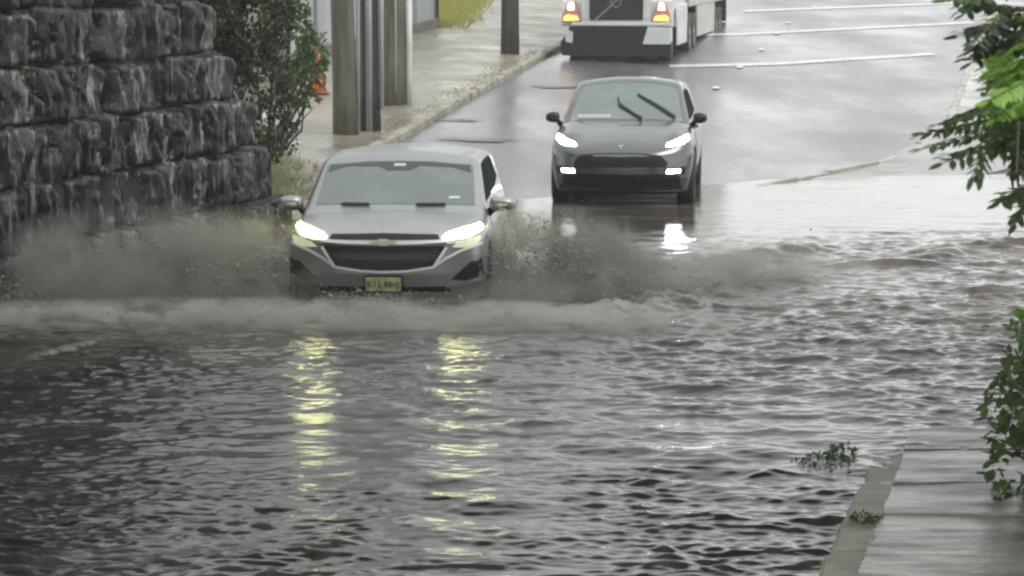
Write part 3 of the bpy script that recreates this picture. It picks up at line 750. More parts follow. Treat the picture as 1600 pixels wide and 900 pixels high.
patch(fT, [(-.78, .29), (.78, .29), (.76, .43), (.56, .46), (-.56, .46), (-.76, .43)], .006, .012, "lower_intake", m_gloss, tes, start=-.2)
patch(fT, line_poly([(-.8, .275), (0, .262), (.8, .275)], .025), .018, .02, "chin_trim", m_blk, tes, start=-.2)
patch(fT, [(-.03, .80), (.03, .80), (.028, .812), (.01, .811), (.002, .765), (-.002, .765), (-.01, .811), (-.028, .812)], .014, .01, "emblem", m_chrome, tes, cell=.02, start=-.2)
patch(fT, line_poly([(.66, 1.11), (.42, 1.25), (.13, 1.40)], [.03, .03, .012]), .03, .016, "wiper", m_blk, tes, start=.3)
patch(fT, line_poly([(.22, 1.105), (.14, 1.14), (-.10, 1.27), (-.13, 1.36)], [.03, .022, .03, .012]), .03, .016, "wiper", m_blk, tes, start=.3)
patch(fT, [(-.66, 1.105), (-.2, 1.12), (-.2, 1.16), (-.66, 1.15)], .009, .003, "dash_paper", M("dash_paper", (.4, .42, .36), .6), tes, start=.3)

# ------------------------------------------------------------------ white lorry
m_white = M("lorry_white", (.62, .64, .64), .35, coat=.4, noise=((1, 1, 2), (.52, .54, .53), .45, .65))
m_amber = emit("amber_lamp", (1, .42, .06), 2.2, (.8, .3, .05))
m_tw = emit("lorry_headlamp", (1, .95, .9), 5)
m_cream = M("trailer_side", (.5, .51, .46), .45, noise=((1, .6, 1.5), (.42, .43, .39), .4, .6))
tz = float(zroad(2.35, 60.7))
tk = empty("white_lorry", (2.33, 60.4, tz), R(-8.6)); tag(tk, "white lorry with black bumper and amber lamps coming down the hill", "truck")
MB().prism([(0.02, .8), (.0, 1.0), (.12, 1.85), (.25, 1.98), (1.55, 2.15), (1.55, .8)], -.78, .78, 'x').build("hood", m_white, tk)
for s_ in (-1, 1):
    MB().prism([(.12, .78), (.06, .95), (.2, 1.35), (.55, 1.52), (1.2, 1.45), (1.5, 1.2), (1.5, .95), (1.28, .95), (1.1, 1.15), (.8, 1.2), (.55, 1.08), (.42, .8)], min(s_*.781, s_*1.24), max(s_*.781, s_*1.24), 'x').build("fender", m_white, tk)
MB().prism([(1.552, .75), (1.552, 2.2), (2.1, 3.0), (2.4, 3.75), (4.1, 3.9), (4.1, .75)], -1.2, 1.2, 'x').build("cab", m_white, tk)
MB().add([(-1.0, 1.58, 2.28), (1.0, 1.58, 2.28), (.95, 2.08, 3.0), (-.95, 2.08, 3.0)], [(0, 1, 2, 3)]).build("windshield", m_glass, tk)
for s_ in (-1, 1):
    MB().box(min(s_*1.201, s_*1.21), max(s_*1.201, s_*1.21), 2.2, 2.95, 2.1, 2.85).build("side_window", m_dglass, tk)
    MB().box(min(s_*1.3, s_*1.5), max(s_*1.3, s_*1.5), 1.75, 1.9, 2.2, 2.9, .03).build("side_mirror", m_blk, tk)
MB().box(-.6, .6, -.03, .1, .93, 1.88, .02).build("grille_frame", m_blk, tk)
gl = empty("grille", (0, 0, 0)); gl.parent = tk
for i in range(16): MB().box(-.56, .56, -.045, -.02, .96+i*.056, .985+i*.056).build("grille_bar", m_mesh, gl)
MB().prism([(-.50, .93), (-.46, .91), (.44, 1.72), (.40, 1.76)], -.07, -.046, 'y').build("grille_emblem_bar", m_chrome, tk)
rg = MB()
pr = [(.0+.13*math.cos(a), .0+.13*math.sin(a)) for a in np.linspace(0, 2*math.pi, 25)]
v = []; F = []
for k_ in range(24):
    a = 2*math.pi*k_/24
    for r_, yy in ((.13, -.075), (.09, -.075), (.09, -.045), (.13, -.045)): v.append((-.0+r_*math.cos(a), yy, 1.34+r_*math.sin(a)))
for k_ in range(24):
    for j in range(4): F.append((k_*4+j, k_*4+(j+1) % 4, ((k_+1) % 24)*4+(j+1) % 4, ((k_+1) % 24)*4+j))
rg.add(v, F).build("grille_emblem", m_chrome, tk)
MB().box(-1.0, 1.22, -.06, .1, .80, .885, .02).build("upper_bumper_trim", m_white, tk)
MB().prism([(-1.24, .2), (-1.2, .14), (1.2, .14), (1.24, .2), (1.24, .45), (1.0, .79), (-1.0, .79), (-1.24, .45)], -.05, .45, 'y').build("bumper", m_blk, tk)
MB().prism([(.60, .40), (1.22, .40), (1.235, .44), (1.23, .77), (.72, .79)], -.075, .3, 'y').build("bumper_corner", m_white, tk)
MB().prism([(-1.13, .45), (-.98, .42), (-.96, .66), (-1.05, .70), (-1.14, .62)], -.075, .0, 'y').build("bumper_corner", m_white, tk)
for s_ in (-1, 1):
    hd = empty("headlight"); hd.parent = tk
    def mp(pq): return pq if s_ > 0 else mirror_poly(pq)
    MB().prism(mp([(.80, .92), (1.20, .90), (1.21, 1.05), (1.08, 1.34), (.93, 1.36), (.86, 1.2)]), -.02, .15, 'y').build("lens", M("amber_lens", (.5, .25, .2), .15), hd)
    MB().prism(mp([(.84, .93), (1.18, .92), (1.17, 1.0), (1.1, 1.05), (.88, 1.02)]), -.035, -.021, 'y').build("indicator_lamp", m_amber, hd)
    MB().prism(mp([(.95, 1.17), (1.09, 1.16), (1.06, 1.31), (.97, 1.32)]), -.035, -.021, 'y').build("main_lamp", m_tw, hd)
    for wy, ww in ((1.05, .3), (4.6, .55), (5.9, .55)):
        wheel("wheel", s_*1.0, wy, .5, ww, s_, tk, m_rim)
    MB().box(min(s_*1.19, s_*1.245), max(s_*1.19, s_*1.245), 1.62, 4.1, .32, 1.25, .02).build("side_fairing", m_white, tk)
MB().box(-.45, .45, .5, 9, .75, .98).build("chassis", m_blk, tk)
MB().box(-1.27, 1.27, 4.45, 16.5, 1.15, 4.05, .03).build("trailer_box", m_cream, tk)
for s_ in (-1, 1):
    MB().box(min(s_*1.2, s_*1.25), max(s_*1.2, s_*1.25), 6.9, 12.6, .38, 1.149, .01).build("trailer_skirt", m_cream, tk)
    for wy in (13.6, 14.8): wheel("wheel", s_*1.0, wy, .5, .5, s_, tk, m_rim)
MB().box(-1.28, 1.28, 16.502, 16.62, .55, 4.05, .01).build("trailer_door", m_blk, tk)

# ------------------------------------------------------------------ poles
def gz(x, y): return float(zroad(x, y))+.10
m_wood = M("weathered_pole", (.15, .14, .105), .8, noise=[((9, 9, .8), (.09, .085, .065), .4, .6), ((3, 3, .5), (.17, .18, .12), .52, .7)], bump=((22, 22, 1.5), .7, .03))
m_wood2 = M("dark_pole", (.06, .05, .045), .8, noise=((9, 9, .8), (.035, .03, .03), .4, .6), bump=((22, 22, 1.5), .6, .02))
m_pvc = M("grey_conduit", (.42, .43, .44), .45, noise=((8, 8, 1), (.33, .34, .34), .4, .6))
m_pvcw = M("white_conduit", (.6, .6, .58), .45, noise=((8, 8, 1), (.5, .5, .47), .4, .6))
m_blackc = M("near_black_pole", (.025, .027, .032), .45)  # near-black colour of the middle pole
def pole(name, label, x, y, r0, r1, h, mat, lean=0, cat="pole", flare=1.15, arm=True):
    z = gz(x, y); root = empty(name, (x, y, z-.05)); tag(root, label, cat)
    n = 12; pts = [(lean*(i/n)*h*.04, 0, h*i/n) for i in range(n+1)]
    rad = [r0*(flare if i == 0 else 1+(flare-1)*math.exp(-i*1.2))+(r1-r0)*i/n for i in range(n+1)]
    MB().tube(pts, rad, 20).build("shaft", mat, root, True)
    if arm:
        MB().box(-1.2, 1.2, -.2, -.09, h-.6, h-.47, .01).build("crossarm", m_wood2, root)
        for k_ in (-1.05, -.5, .5, 1.05): MB().lathe_x([(0, .001), (0, .05), (.05, .06), (.09, .035), (.14, .03), (.14, .001)], (0, 0, 0), 12).build("insulator", m_pvc, root).matrix_local = __import__('mathutils').Matrix.Translation((k_, -.145, h-.47)) @ __import__('mathutils').Matrix.Rotation(R(-90), 4, 'Y')
    return root
def conduit(root, dx, dy, r, z0, h, mat, name="conduit", straps=True):
    o = MB().tube([(dx, dy, z0), (dx, dy, z0+h*.3), (dx+.004, dy, z0+h*.6), (dx, dy, z0+h)], r, 12).build(name, mat, root, True)
    return o
def at(px, y): return (px-800)*y/4200
pA = pole("utility_pole", "thick greenish brown wooden utility pole at the roadside, nearest the stone wall", at(541, 43), 43, .19, .15, 10, m_wood, lean=-.6)
conduit(pA, .2, -.05, .03, 0, 6, m_pvc)
pB = pole("utility_pole", "slim near-black utility pole between the two wooden ones", at(578, 43.6), 43.6, .165, .14, 8, m_blackc, arm=False)
conduit(pB, 0.0, -.2, .052, 0, 6.5, m_pvc)
conduit(pB, .20, -.10, .035, .4, 6.5, m_pvcw)
pC = pole("utility_pole", "weathered wooden utility pole with a white pipe on the road side", at(617, 48.0), 48.0, .20, .16, 10, m_wood)
conduit(pC, .255, -.02, .06, .02, 2.2-.3, m_pvcw, "pipe_guard"); conduit(pC, .255, -.02, .045, 1.9, 5, m_pvc)
conduit(pC, .03, -.2, .02, 0, 6, m_pvc)
pD = pole("dark_pole", "dark brown pole standing alone on the pavement beside the lorry", at(797, 60.3), 60.3, .2, .18, 9, m_wood2, flare=1.08)

# ------------------------------------------------------------------ fence with low concrete base
m_panel = M("grey_panel", (.40, .43, .44), .5, noise=((1.2, 1.2, .5), (.34, .37, .38), .4, .6))
m_base = M("base_block", (.2, .19, .165), .7, noise=((3, 3, 3), (.14, .13, .11), .4, .6), bump=((12, 12, 12), .5, .02))
fence = empty("panel_fence", (-2.2, 67, 0)); tag(fence, "pale grey panel fence on a low concrete base behind the poles", "fence")
A0 = np.array([-4.75, 56.2]); A1 = np.array([-1.93, 68.4]); fd = (A1-A0)/np.linalg.norm(A1-A0); fn = np.array([fd[1], -fd[0]]); FL = np.linalg.norm(A1-A0)
def fpt(s, n, z): return (A0[0]+fd[0]*s+fn[0]*n+2.2, A0[1]+fd[1]*s+fn[1]*n-67, z)
ns = 26
v = []; F = []
for i in range(ns+1):
    s = FL*i/ns; x, y = A0+fd*s; z = gz(x, y)
    v += [fpt(s, .12, z-.2), fpt(s, .12, z+.27), fpt(s, -.12, z+.27), fpt(s, -.12, z-.2)]
    if i: b_ = 4*i; F += [(b_-4+j, b_-4+(j+1) % 4, b_+(j+1) % 4, b_+j) for j in range(4)]
F += [(0, 1, 2, 3), tuple(4*ns+j for j in (3, 2, 1, 0))]
MB().add(v, F).build("concrete_base", m_base, fence)
mb = MB(); nr = 150; v = []; F = []
for i in range(nr+1):
    s = FL*i/nr; x, y = A0+fd*s; z = gz(x, y); d_ = .02 if (i//2) % 2 else -.01
    v += [fpt(s, d_, z+.272), fpt(s, d_, z+2.4), fpt(s, d_-.02, z+2.4), fpt(s, d_-.02, z+.272)]
    if i: b_ = 4*i; F += [(b_-4+j, b_-4+(j+1) % 4, b_+(j+1) % 4, b_+j) for j in range(4)]
F += [(0, 1, 2, 3), tuple(4*nr+j for j in (3, 2, 1, 0))]
mb.add(v, F).build("panel", m_panel, fence)
for i in range(7):
    s = .1+FL*i/6.1; x, y = A0+fd*s; z = gz(x, y)
    MB().add([fpt(s+a, b_, z+c_) for c_ in (.27, 2.5) for a, b_ in ((-.04, .04), (.04, .04), (.04, .1), (-.04, .1))], [(3, 2, 1, 0), (4, 5, 6, 7), (0, 1, 5, 4), (1, 2, 6, 5), (2, 3, 7, 6), (3, 0, 4, 7)]).build("post", m_pvc if i % 3 else m_blk, fence)

# traffic cone
cn = empty("traffic_cone", (at(499, 50), 50, gz(at(499, 50), 50)+.03)); tag(cn, "orange traffic cone half hidden by leaves behind the poles", "cone")
m_or = M("cone_orange", (.75, .12, .03), .45); m_ord = M("cone_band", (.25, .06, .04), .5)
MB().tube([(0, 0, .03), (0, 0, .25)], [.15, .115], 20).build("cone_body", m_or, cn, True)
MB().tube([(0, 0, .25), (0, 0, .42)], [.115, .087], 20).build("dark_band", m_ord, cn, True)
MB().tube([(0, 0, .42), (0, 0, .78)], [.087, .035], 20).build("cone_tip", m_or, cn, True)
MB().box(-.19, .19, -.19, .19, 0, .035, .01).build("cone_base", M("cone_foot", (.4, .15, .1), .6), cn)

# ------------------------------------------------------------------ foliage
def leaf(P, d, up, ln, wd, curl=.15):
    """six-point leaf; P base, d direction, up normal"""
    d = d/np.linalg.norm(d); s = np.cross(d, up); s /= np.linalg.norm(s)+1e-9; n = np.cross(s, d)
    pts = [P, P+d*ln*.3+s*wd*.45-n*curl*wd*.2, P+d*ln*.7+s*wd*.4-n*curl*wd*.5, P+d*ln-n*curl*ln*.5, P+d*ln*.7-s*wd*.4-n*curl*wd*.5, P+d*ln*.3-s*wd*.45-n*curl*wd*.2, P+d*ln*.5+n*wd*.06]
    return pts, [(0, 1, 6), (1, 2, 6), (2, 3, 6), (3, 4, 6), (4, 5, 6), (5, 0, 6)]
class LeafB:
    def __init__(s, seed): s.V = []; s.F = []; s.n = 0; s.r = np.random.default_rng(seed)
    def add(s, P, d, up, ln, wd, curl=.15):
        p, f = leaf(P, d, up, ln, wd, curl); s.V += p; s.F += [(a+s.n, b_+s.n, c+s.n) for a, b_, c in f]; s.n += 7
    def blob(s, c, rad, cnt, ln, wd, droop=.3, shell=.5):
        c = np.array(c, float); rad = np.array(rad, float); made = 0
        k0 = s.r.uniform(0, 100)
        while made < cnt:
            q = s.r.normal(size=3); q /= np.linalg.norm(q); rr_ = s.r.uniform(shell, 1)**.6
            wob = 1+.35*float(noise2(q[0]*2.5+k0, q[2]*2.5+q[1], 70, 2))
            if float(noise2((q[0]*rr_*rad[0]+c[0])*2.6+k0, (q[2]*rr_*rad[2]+c[2])*2.6+q[1]*2, 71, 2)) < -.12: made += .15; continue
            P = c+q*rad*rr_*wob
            d = q*.6+s.r.normal(size=3)*.7; d[2] -= droop
            up = np.array([0, 0, 1.])+s.r.normal(size=3)*.5
            k_ = s.r.uniform(.6, 1.25); s.add(P, d, up, ln*k_, wd*k_); made += 1
    def compound(s, P, tip, pairs, ln, wd, stemB, droop=.0, up=(0, 0, 1)):
        """pinnate leaf: a stalk from P to tip with paired leaflets"""
        P = np.array(P, float); tip = np.array(tip, float); ax = tip-P; Lg = np.linalg.norm(ax)
        up = np.array(up, float)+s.r.normal(size=3)*.25
        sdv = np.cross(ax, up); sdv /= np.linalg.norm(sdv)+1e-9
        pts = []
        for i in range(pairs+1):
            t_ = .12+.88*i/pairs; Q = P+ax*t_; Q[2] -= droop*t_*t_*Lg; pts.append(tuple(Q))
            a = ax/Lg*.45
            if i == pairs: s.add(Q, ax/Lg+s.r.normal(size=3)*.1, up, ln, wd)
            else:
                for sg in (-1, 1):
                    d = sdv*sg+a+s.r.normal(size=3)*.18; d[2] -= .35
                    s.add(Q, d, up+s.r.normal(size=3)*.2, ln*s.r.uniform(.8, 1.1)*(1-.35*abs(t_-.5)), wd*s.r.uniform(.85, 1.1))
        stemB.tube([tuple(P)]+pts, .0025, 4)
    def build(s, name, mat, parent, loc=(0, 0, 0)):
        V = np.array(s.V)-np.array(loc)
        return obj(name, mesh(V, s.F, False), mat, parent)

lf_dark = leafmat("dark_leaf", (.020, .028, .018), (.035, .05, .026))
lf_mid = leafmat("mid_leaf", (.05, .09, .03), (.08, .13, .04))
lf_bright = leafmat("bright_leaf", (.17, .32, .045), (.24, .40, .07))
lf_side = leafmat("side_leaf", (.10, .17, .05), (.15, .24, .07))
lf_dry = leafmat("dry_grass", (.24, .235, .17), (.14, .15, .09), .7)
m_twig = M("twig_bark", (.07, .055, .04), .8)

def shrub(name, label, base, blobs, mat, cnt, ln, wd, seed, droop=.3, cat="shrub", stems=5):
    root = empty(name, base); tag(root, label, cat)
    lb = LeafB(seed); bs = np.array(base); tot = sum(b_[1][0]*b_[1][2] for b_ in blobs)
    st = MB()
    for c, r_ in blobs:
        lb.blob(c, r_, int(cnt*r_[0]*r_[2]/tot), ln, wd, droop)
        for k_ in range(stems):
            e_ = np.array(c)+RNG.normal(size=3)*np.array(r_)*.35-bs; m_ = e_*.5+RNG.normal(size=3)*.08
            st.tube([(0, 0, -.05), tuple(m_), tuple(e_)], [.03, .018, .006] if cat == 'shrub' else [.002, .002, .001], 5)
    lb.build("foliage", mat, root, base)
    if st.v: st.build("stem", m_twig, root)
    return root
def gnd(x, y): return float(zground(np.array(x), np.array(y)))
# beside and above the stepped end of the wall
shrub("dense_shrub", "dark dense shrub spilling over the stepped end of the stone wall", (-4.0, 34.2, gnd(-4.0, 34.2)),
      [((-3.55, 33.6, 2.5), (.85, .7, .9)), ((-3.35, 34.2, 1.6), (.6, .6, .75)), ((-4.2, 33.2, 3.3), (1.1, .8, .9)), ((-3.75, 33.3, 2.0), (.5, .5, .6)), ((-3.95, 33.0, 2.7), (.6, .5, .6)), ((-3.5, 34.6, 3.3), (.8, .7, .8)), ((-3.15, 33.9, 1.05), (.4, .4, .4))], lf_dark, 20000, .075, .042, 1)
shrub("leafy_sapling", "greener leafy sapling between the dark shrub and the poles", (-3.7, 40.5, gnd(-3.7, 40.5)),
      [((-3.35, 40.3, 2.0), (.42, .5, .8)), ((-3.0, 40.5, 1.75), (.25, .35, .4)), ((-3.5, 40.6, 2.9), (.45, .5, .7)), ((-3.25, 40.4, 1.35), (.3, .4, .35))], lf_mid, 2600, .11, .06, 2)
shrub("ivy_clump", "low ivy clump at the foot of the shrub by the wall end", (-3.6, 36.0, gnd(-3.6, 36)),
      [((-3.55, 36, .6), (.35, .5, .35)), ((-3.85, 37.5, .8), (.4, .5, .4))], lf_mid, 1200, .09, .05, 3)
shrub("shading_shrub", "dark bushes added mostly above the frame to shade the stone wall", (-6.2, 27.6, 5.7),
      [((-4.3+DU[0]*q-.2, 33.0+DU[1]*q, 4.2+.15*math.sin(q*2)), (.85, .9, .75)) for q in np.arange(1.5, 11, 1.3)], lf_dark, 9000, .10, .055, 9, droop=.7)  # bushes added over the wall top, mostly out of frame, to darken it
# right edge, near camera
shrub("roadside_shrub", "broad-leaved green shrub overhanging the near pavement", (3.95, 17.6, gnd(3.95, 17.6)),
      [((3.05, 15.7, .34), (.28, .4, .32)), ((3.1, 15.9, .62), (.26, .4, .28)), ((3.5, 16.6, .6), (.34, .5, .4)), ((3.9, 16.9, .5), (.4, .6, .5)), ((4.3, 17.8, .9), (.5, .8, .6))], lf_side, 2900, .085, .05, 4)
shrub("young_shrub", "bright green young shrub behind the broad-leaved one, over the water", (4.75, 21.8, gnd(4.75, 21.8)),
      [((4.1, 20.6, .32), (.24, .4, .26)), ((4.5, 21.0, .25), (.35, .5, .26)), ((4.9, 22.2, .5), (.4, .5, .4))], lf_bright, 1500, .10, .055, 5)
shrub("weed_tuft", "small green weed growing in the gutter at the near kerb", (2.03, 17.0, -.1),
      [((2.02, 17.0, -.01), (.2, .3, .06)), ((2.15, 17.2, .0), (.12, .2, .07))], lf_side, 900, .03, .016, 6, cat="weed", stems=0)
shrub("weed_tuft", "flat mossy weed lying on the near kerb top", (1.98, 14.95, .05),
      [((2.0, 14.95, .07), (.08, .12, .02))], lf_mid, 160, .025, .012, 7, cat="weed", stems=0)

# grass tufts and verges
def grass_patch(name, label, pts, h, mat, seed, n, spread):
    r_ = np.random.default_rng(seed); V = []; F = []
    for i in range(n):
        k_ = r_.integers(len(pts)); x = pts[k_][0]+r_.normal()*spread[0]; y = pts[k_][1]+r_.normal()*spread[1]
        z = max(gnd(x, y), gz(x, y)-.02) if kl(y) > x else gnd(x, y)
        hh = h*r_.uniform(.4, 1.2); a = r_.uniform(0, 6.28); wx, wy = .012*math.cos(a), .012*math.sin(a); lx, ly = r_.normal()*hh*.5, r_.normal()*hh*.5
        b_ = len(V); V += [(x-wx, y-wy, z-.02), (x+wx, y+wy, z-.02), (x+lx*.4+wx*.6, y+ly*.4, z+hh*.6), (x+lx, y+ly, z+hh)]; F += [(b_, b_+1, b_+2), (b_, b_+2, b_+3)]
    o = obj(name, mesh(V, F), mat); tag(o, label, "grass", kind="stuff"); return o
grass_patch("dry_grass", "pale dry grass beside the pavement at the wall end", [(-3.5, 38.2), (-3.8, 39.6), (-3.3, 36.4), (-4.1, 41.5), (-3.2, 35.2), (-3.7, 37.2)], .13, lf_dry, 1, 4200, (.28, .5))
lf_yel = leafmat("yellow_grass", (.36, .33, .10), (.30, .34, .10), .7)
gp = [(-2.0+.05*(y_-69), y_) for y_ in np.arange(68.8, 92, .7)]+[(-2.9+.05*(y_-72), y_) for y_ in np.arange(72, 92, .8)]
grass_patch("yellow_grass", "yellowish grass verge past the end of the panel fence", gp, .28, lf_yel, 2, 9000, (.4, .5))
grass_patch("kerb_weeds", "dry weeds growing along the kerb by the poles", [(float(kl(q))-.3, q) for q in np.arange(44, 62, .9)]+[(-2.2, 44.4), (-2.0, 45.2), (-2.3, 45.5)], .07, leafmat("kerb_weed", (.2, .2, .09), (.28, .26, .12), .7), 3, 1500, (.12, .3))

# leafy tree with pinnate leaves hanging in from the right
tr = empty("locust_tree", (3.05, 9.6, gnd(3.05, 9.6))); tag(tr, "tree with feathery pinnate leaves hanging in over the road", "tree")
tb = np.array([3.05, 9.6, gnd(3.05, 9.6)]); tkm = MB()
tkm.tube([(0, 0, -.1), (.03, .02, 1.0), (-.05, 0, 2.0), (-.1, .05, 3.0), (0, 0, 4.2), (.05, 0, 5.6)], [.13, .1, .085, .07, .05, .02], 12)
def pix(px, py, d):   # design helper: a world point seen at this place of the 1600x900 frame from the camera at distance d
    a = math.atan((py-450)/4200)+R(6.95)
    return np.array([(px-800)*d/4200, d, H-d*math.tan(a)])
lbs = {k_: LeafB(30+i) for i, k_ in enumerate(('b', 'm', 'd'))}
stm = MB()
def spray(p0, p1, d0, d1, kind, pairs=9, ln=.06, wd=.027, droop=.05):
    lbs[kind].compound(pix(*p0, d0), pix(*p1, d1), pairs, ln, wd, stm, droop)
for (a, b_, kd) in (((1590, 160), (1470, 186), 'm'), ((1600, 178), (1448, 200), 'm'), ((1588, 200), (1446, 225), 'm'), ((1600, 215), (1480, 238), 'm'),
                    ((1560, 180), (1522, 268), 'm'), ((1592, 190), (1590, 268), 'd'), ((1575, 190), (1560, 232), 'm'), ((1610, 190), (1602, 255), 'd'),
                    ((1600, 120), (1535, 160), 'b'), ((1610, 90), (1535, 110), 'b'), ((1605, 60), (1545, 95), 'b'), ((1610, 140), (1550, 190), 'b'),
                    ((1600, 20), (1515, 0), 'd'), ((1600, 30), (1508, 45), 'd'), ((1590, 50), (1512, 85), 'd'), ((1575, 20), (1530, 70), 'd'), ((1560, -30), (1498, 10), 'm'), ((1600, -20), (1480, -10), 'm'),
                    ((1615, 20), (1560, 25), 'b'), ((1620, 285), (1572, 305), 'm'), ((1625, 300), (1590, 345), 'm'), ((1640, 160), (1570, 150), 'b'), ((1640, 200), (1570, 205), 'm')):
    for j in range(3):
        jit = lambda q: (q[0]+random.uniform(-14, 14), q[1]+random.uniform(-10, 10))
        q = b_ if j == 0 else jit(b_)
        d_ = random.uniform(8.4, 10.2)
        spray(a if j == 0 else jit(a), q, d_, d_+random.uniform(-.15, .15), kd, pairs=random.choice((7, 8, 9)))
rr_ = random.Random(4)
for i in range(620):     # the rest of the crown
    a = rr_.uniform(0, 6.28); e_ = rr_.uniform(-1, 1); q = np.array([math.cos(a)*math.sqrt(1-e_*e_), math.sin(a)*math.sqrt(1-e_*e_), e_])
    k_ = rr_.uniform(.45, 1)**.5; c = np.array([2.95, 9.6, 4.0]); P = c+q*np.array([1.25, 1.5, 1.9])*k_
    if P[0] < .192*P[1]+.38 and P[2] < H-.0: continue
    T_ = P+q*np.array([.3, .3, .1])+np.array([rr_.uniform(-.1, .1), 0, -.15])
    if T_[0] < .19*T_[1]-.02 and T_[2] < H: continue
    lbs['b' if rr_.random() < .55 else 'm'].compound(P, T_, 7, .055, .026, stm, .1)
for i in range(130):
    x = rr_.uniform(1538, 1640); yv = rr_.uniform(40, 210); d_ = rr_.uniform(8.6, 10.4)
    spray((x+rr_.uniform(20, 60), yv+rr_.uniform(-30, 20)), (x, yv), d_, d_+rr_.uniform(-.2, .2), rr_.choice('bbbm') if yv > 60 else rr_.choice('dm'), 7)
ends = [pix(1590, 40, 9.2), pix(1585, 120, 9.4), pix(1575, 185, 9.0), pix(1600, 200, 9.3), pix(1610, 290, 9.3), np.array([3.6, 10.2, 4.6]), np.array([2.4, 9.0, 4.9]), np.array([3.5, 8.8, 3.8]), np.array([2.6, 10.4, 4.2])]
for i, e_ in enumerate(ends):
    s0 = np.array([-.06, .02, 1.6+.25*i]); e_ = e_-tb; m_ = (s0+e_)/2+np.array([0, 0, .22])
    tkm.tube([tuple(s0), tuple(m_), tuple(e_)], [.03, .016, .006], 6)
tkm.build("trunk", m_twig, tr, True)
for k_, mt_ in (('b', lf_bright), ('m', lf_mid), ('d', lf_dark)):  # lit and shaded clusters of the crown are put into the leaf colours
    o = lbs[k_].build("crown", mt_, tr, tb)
stm.v = [tuple(np.array(q)-tb) for q in stm.v]; stm.build("leaf_stalks", leafmat("stalk", (.1, .14, .04), (.1, .14, .04)), tr)

# ------------------------------------------------------------------ spray thrown up by the silver crossover
def mist(name, label, c, rad, rz, dens, nscale, seed, col=(.55, .555, .53), pw=1.3):
    m = bpy.data.materials.new(name+"_volume"); m.use_nodes = True; t = m.node_tree; t.nodes.clear()
    out = t.nodes.new("ShaderNodeOutputMaterial"); v = t.nodes.new("ShaderNodeVolumePrincipled")
    v.inputs["Color"].default_value = (*col, 1); v.inputs["Anisotropy"].default_value = .1
    tc = t.nodes.new("ShaderNodeTexCoord"); ln = t.nodes.new("ShaderNodeVectorMath"); ln.operation = 'LENGTH'
    mr = t.nodes.new("ShaderNodeMapRange"); mr.inputs[1].default_value = .98; mr.inputs[2].default_value = 0; mr.inputs[3].default_value = 0; mr.inputs[4].default_value = 1
    pwn = t.nodes.new("ShaderNodeMath"); pwn.operation = 'POWER'; pwn.inputs[1].default_value = pw
    mp = t.nodes.new("ShaderNodeMapping"); mp.inputs["Location"].default_value = (seed*3.1, seed, 0); mp.inputs["Scale"].default_value = nscale
    nz = t.nodes.new("ShaderNodeTexNoise"); nz.inputs["Scale"].default_value = 1; nz.inputs["Detail"].default_value = 5; nz.inputs["Distortion"].default_value = .6; nz.inputs["Roughness"].default_value = .6
    nr = t.nodes.new("ShaderNodeMapRange"); nr.inputs[1].default_value = .45; nr.inputs[2].default_value = .60; nr.inputs[3].default_value = .03; nr.inputs[4].default_value = 1.9
    mu = t.nodes.new("ShaderNodeMath"); mu.operation = 'MULTIPLY'; mu2 = t.nodes.new("ShaderNodeMath"); mu2.operation = 'MULTIPLY'; mu2.inputs[1].default_value = dens
    L = t.links.new
    L(tc.outputs["Object"], ln.inputs[0]); L(ln.outputs["Value"], mr.inputs[0]); L(mr.outputs[0], pwn.inputs[0])
    L(tc.outputs["Object"], mp.inputs[0]); L(mp.outputs[0], nz.inputs[0]); L(nz.outputs[0], nr.inputs[0])
    L(pwn.outputs[0], mu.inputs[0]); L(nr.outputs[0], mu.inputs[1]); L(mu.outputs[0], mu2.inputs[0]); L(mu2.outputs[0], v.inputs["Density"]); L(v.outputs[0], out.inputs["Volume"])
    import bmesh
    bm = bmesh.new(); bmesh.ops.create_icosphere(bm, subdivisions=3, radius=1); me_ = bpy.data.meshes.new("e"); bm.to_mesh(me_); bm.free()
    o = obj(name, me_, m); o.location = c; o.scale = rad; o.rotation_euler = (0, 0, rz)
    tag(o, label, "spray", kind="stuff"); return o
mist("water_spray", "wide brownish sheet of spray between the silver car and the stone wall", (-3.3, 25.5, .0), (2.4, 1.3, .98), R(-8), 8, (5.5, 2.5, 2.2), 1, (.46, .46, .43))
mist("water_spray", "tall spray plume beside the silver car's front wheel, toward the dark car", (.5, 25.9, .0), (1.25, .9, .92), R(15), 15, (5, 3, 1.8), 2, (.38, .38, .355))
mist("water_spray", "low foaming spray in front of the silver car's bumper", (-1.7, 23.55, .0), (4.6, .7, .26), R(-3), 16, (13, 2.5, 1.3), 3, (.80, .80, .76))
mist("water_spray", "trailing low spray sheet off the wake on the open water side", (1.5, 26.1, .0), (2.9, .6, .42), R(36), 12, (6, 2, 1.4), 4)
def droplets(name, label, n, seed, fn):
    r_ = np.random.default_rng(seed); V = []; F = []
    o8 = np.array([(1, 0, 0), (-1, 0, 0), (0, 1, 0), (0, -1, 0), (0, 0, 1), (0, 0, -1)], float)
    f8 = [(0, 2, 4), (2, 1, 4), (1, 3, 4), (3, 0, 4), (2, 0, 5), (1, 2, 5), (3, 1, 5), (0, 3, 5)]
    for i in range(n):
        c, v = fn(r_); s = r_.uniform(.002, .006)*(2.0 if r_.random() < .06 else 1)
        q = o8*s; d = np.array(v)/np.linalg.norm(v); q = q+np.outer(q@d, d)*r_.uniform(.8, 3)
        b_ = len(V); V += [tuple(c+k_) for k_ in q]; F += [(a+b_, e+b_, g_+b_) for a, e, g_ in f8]
    o = obj(name, mesh(V, F, True), M("droplet", (.3, .29, .26), .3, spec=.4)); tag(o, label, "spray", kind="stuff"); return o
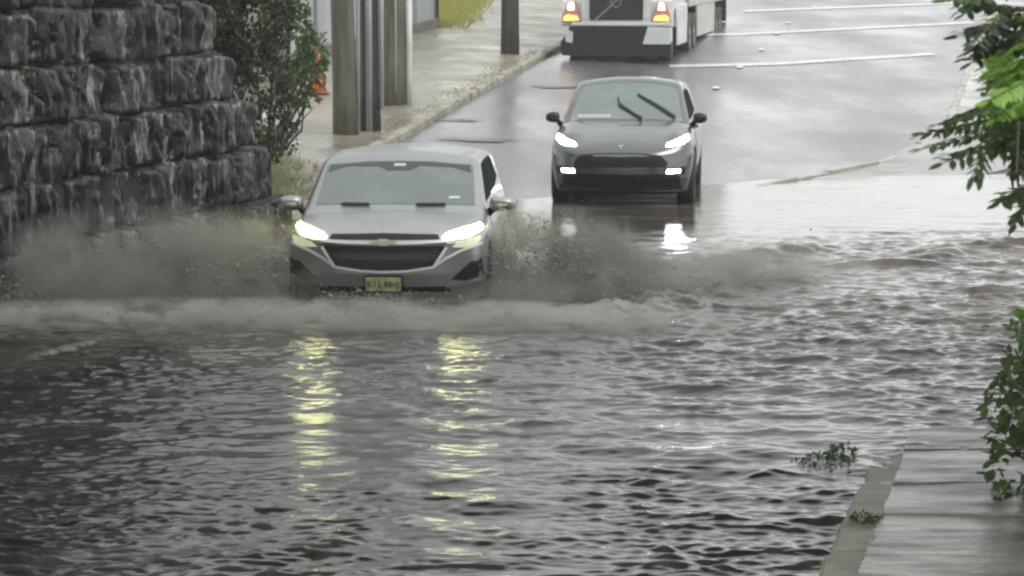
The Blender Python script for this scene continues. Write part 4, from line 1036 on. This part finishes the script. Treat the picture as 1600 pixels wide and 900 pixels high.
def fl(r_):
    u = r_.uniform(0, 1)**.8; x = -2.0-u*2.9; top = .95*(1-u*.75); z = top*r_.uniform(0, 1)**1.5
    return np.array([x, 25.3+r_.normal()*.5-.3*u, z+.02]), (-1, 0, .8*(1-u)-.3)
def frt(r_):
    u = r_.uniform(0, 1)**.9; x = -.15+u*1.6; top = 1.0*(1-u*.65); z = top*r_.uniform(0, 1)**1.4
    return np.array([x, 25.3+r_.normal()*.4+.5*u, z+.02]), (1, 0, .8*(1-u)-.3)
def fb(r_):
    t_ = r_.uniform(0, 1); i = min(int(t_*9), 8); a = np.array(BOW[i]); b_ = np.array(BOW[i+1]); q = a+(b_-a)*(t_*9-i)
    return np.array([q[0]+r_.normal()*.15, q[1]+r_.normal()*.2+.15, abs(r_.normal())*.11+.05]), (r_.normal(), r_.normal(), .6)
def strands(sx, sy, sgn, n, reach, top, seed):
    """ballistic streams thrown from a wheel: list of (point, velocity)"""
    r_ = np.random.default_rng(seed); out = []
    for i in range(n):
        vz = math.sqrt(2*9.8*top*r_.uniform(.08, 1)); T_ = 2*vz/9.8; vx = sgn*reach*r_.uniform(.25, 1)/T_*r_.uniform(.7, 1); vy = r_.normal()*.5-.25
        o_ = r_.normal(size=3)*(.12, .25, .02); t1_ = r_.uniform(.35, 1)*T_
        for t_ in np.sort(r_.uniform(.03, 1, 46)**.8)*t1_:
            sp = .012+.05*t_/T_
            out.append((np.array([sx+o_[0]+vx*t_, sy+o_[1]+vy*t_, .04+vz*t_-4.9*t_*t_])+r_.normal(size=3)*sp, (vx, vy, vz-9.8*t_)))
    return out
def from_list(lst):
    it = iter(lst); return lambda r_: next(it)
la = strands(-2.15, 25.3, -1, 80, 2.6, .74, 5); lb_ = strands(-.2, 25.4, 1, 80, 1.9, .80, 6); lc_ = strands(-1.2, 24.2, .6, 26, 1.2, .14, 8)+strands(-1.2, 24.2, -.6, 26, 1.2, .14, 9)
droplets("spray_streams", "ragged streams of thrown water on the wall side of the silver car", len(la), 11, from_list(la))
droplets("spray_streams", "ragged streams of thrown water on the open side of the silver car", len(lb_), 12, from_list(lb_))
droplets("bumper_spatter", "short spatters of water right under the silver car's bumper", len(lc_), 13, from_list(lc_))
droplets("spray_droplets", "flying droplets on the wall side of the silver car", 1500, 1, fl)
droplets("spray_droplets", "flying droplets on the open side of the silver car", 1300, 2, frt)
droplets("bow_droplets", "droplets tumbling along the foaming bow wave", 1500, 3, fb)

# ------------------------------------------------------------------ haze added to lift the darkest tones
mh = bpy.data.materials.new("haze_volume"); mh.use_nodes = True; t = mh.node_tree; t.nodes.clear()
ho = t.nodes.new("ShaderNodeOutputMaterial"); hv = t.nodes.new("ShaderNodeVolumePrincipled")
hv.inputs["Color"].default_value = (.9, .9, .86, 1); hv.inputs["Density"].default_value = .0011
t.links.new(hv.outputs[0], ho.inputs["Volume"])
hb = MB().box(-950, 950, -80, 1850, -6, 14).build("haze", mh); hb['kind'] = "stuff"; hb['label'] = "thin haze added over the whole street to lift the dark tones"
for o in (pA, pB, pC): o['group'] = "utility poles clustered at the roadside"
for o in bpy.data.objects:
    if o.name.startswith("weed_tuft"): o['group'] = "weeds on the near kerb"
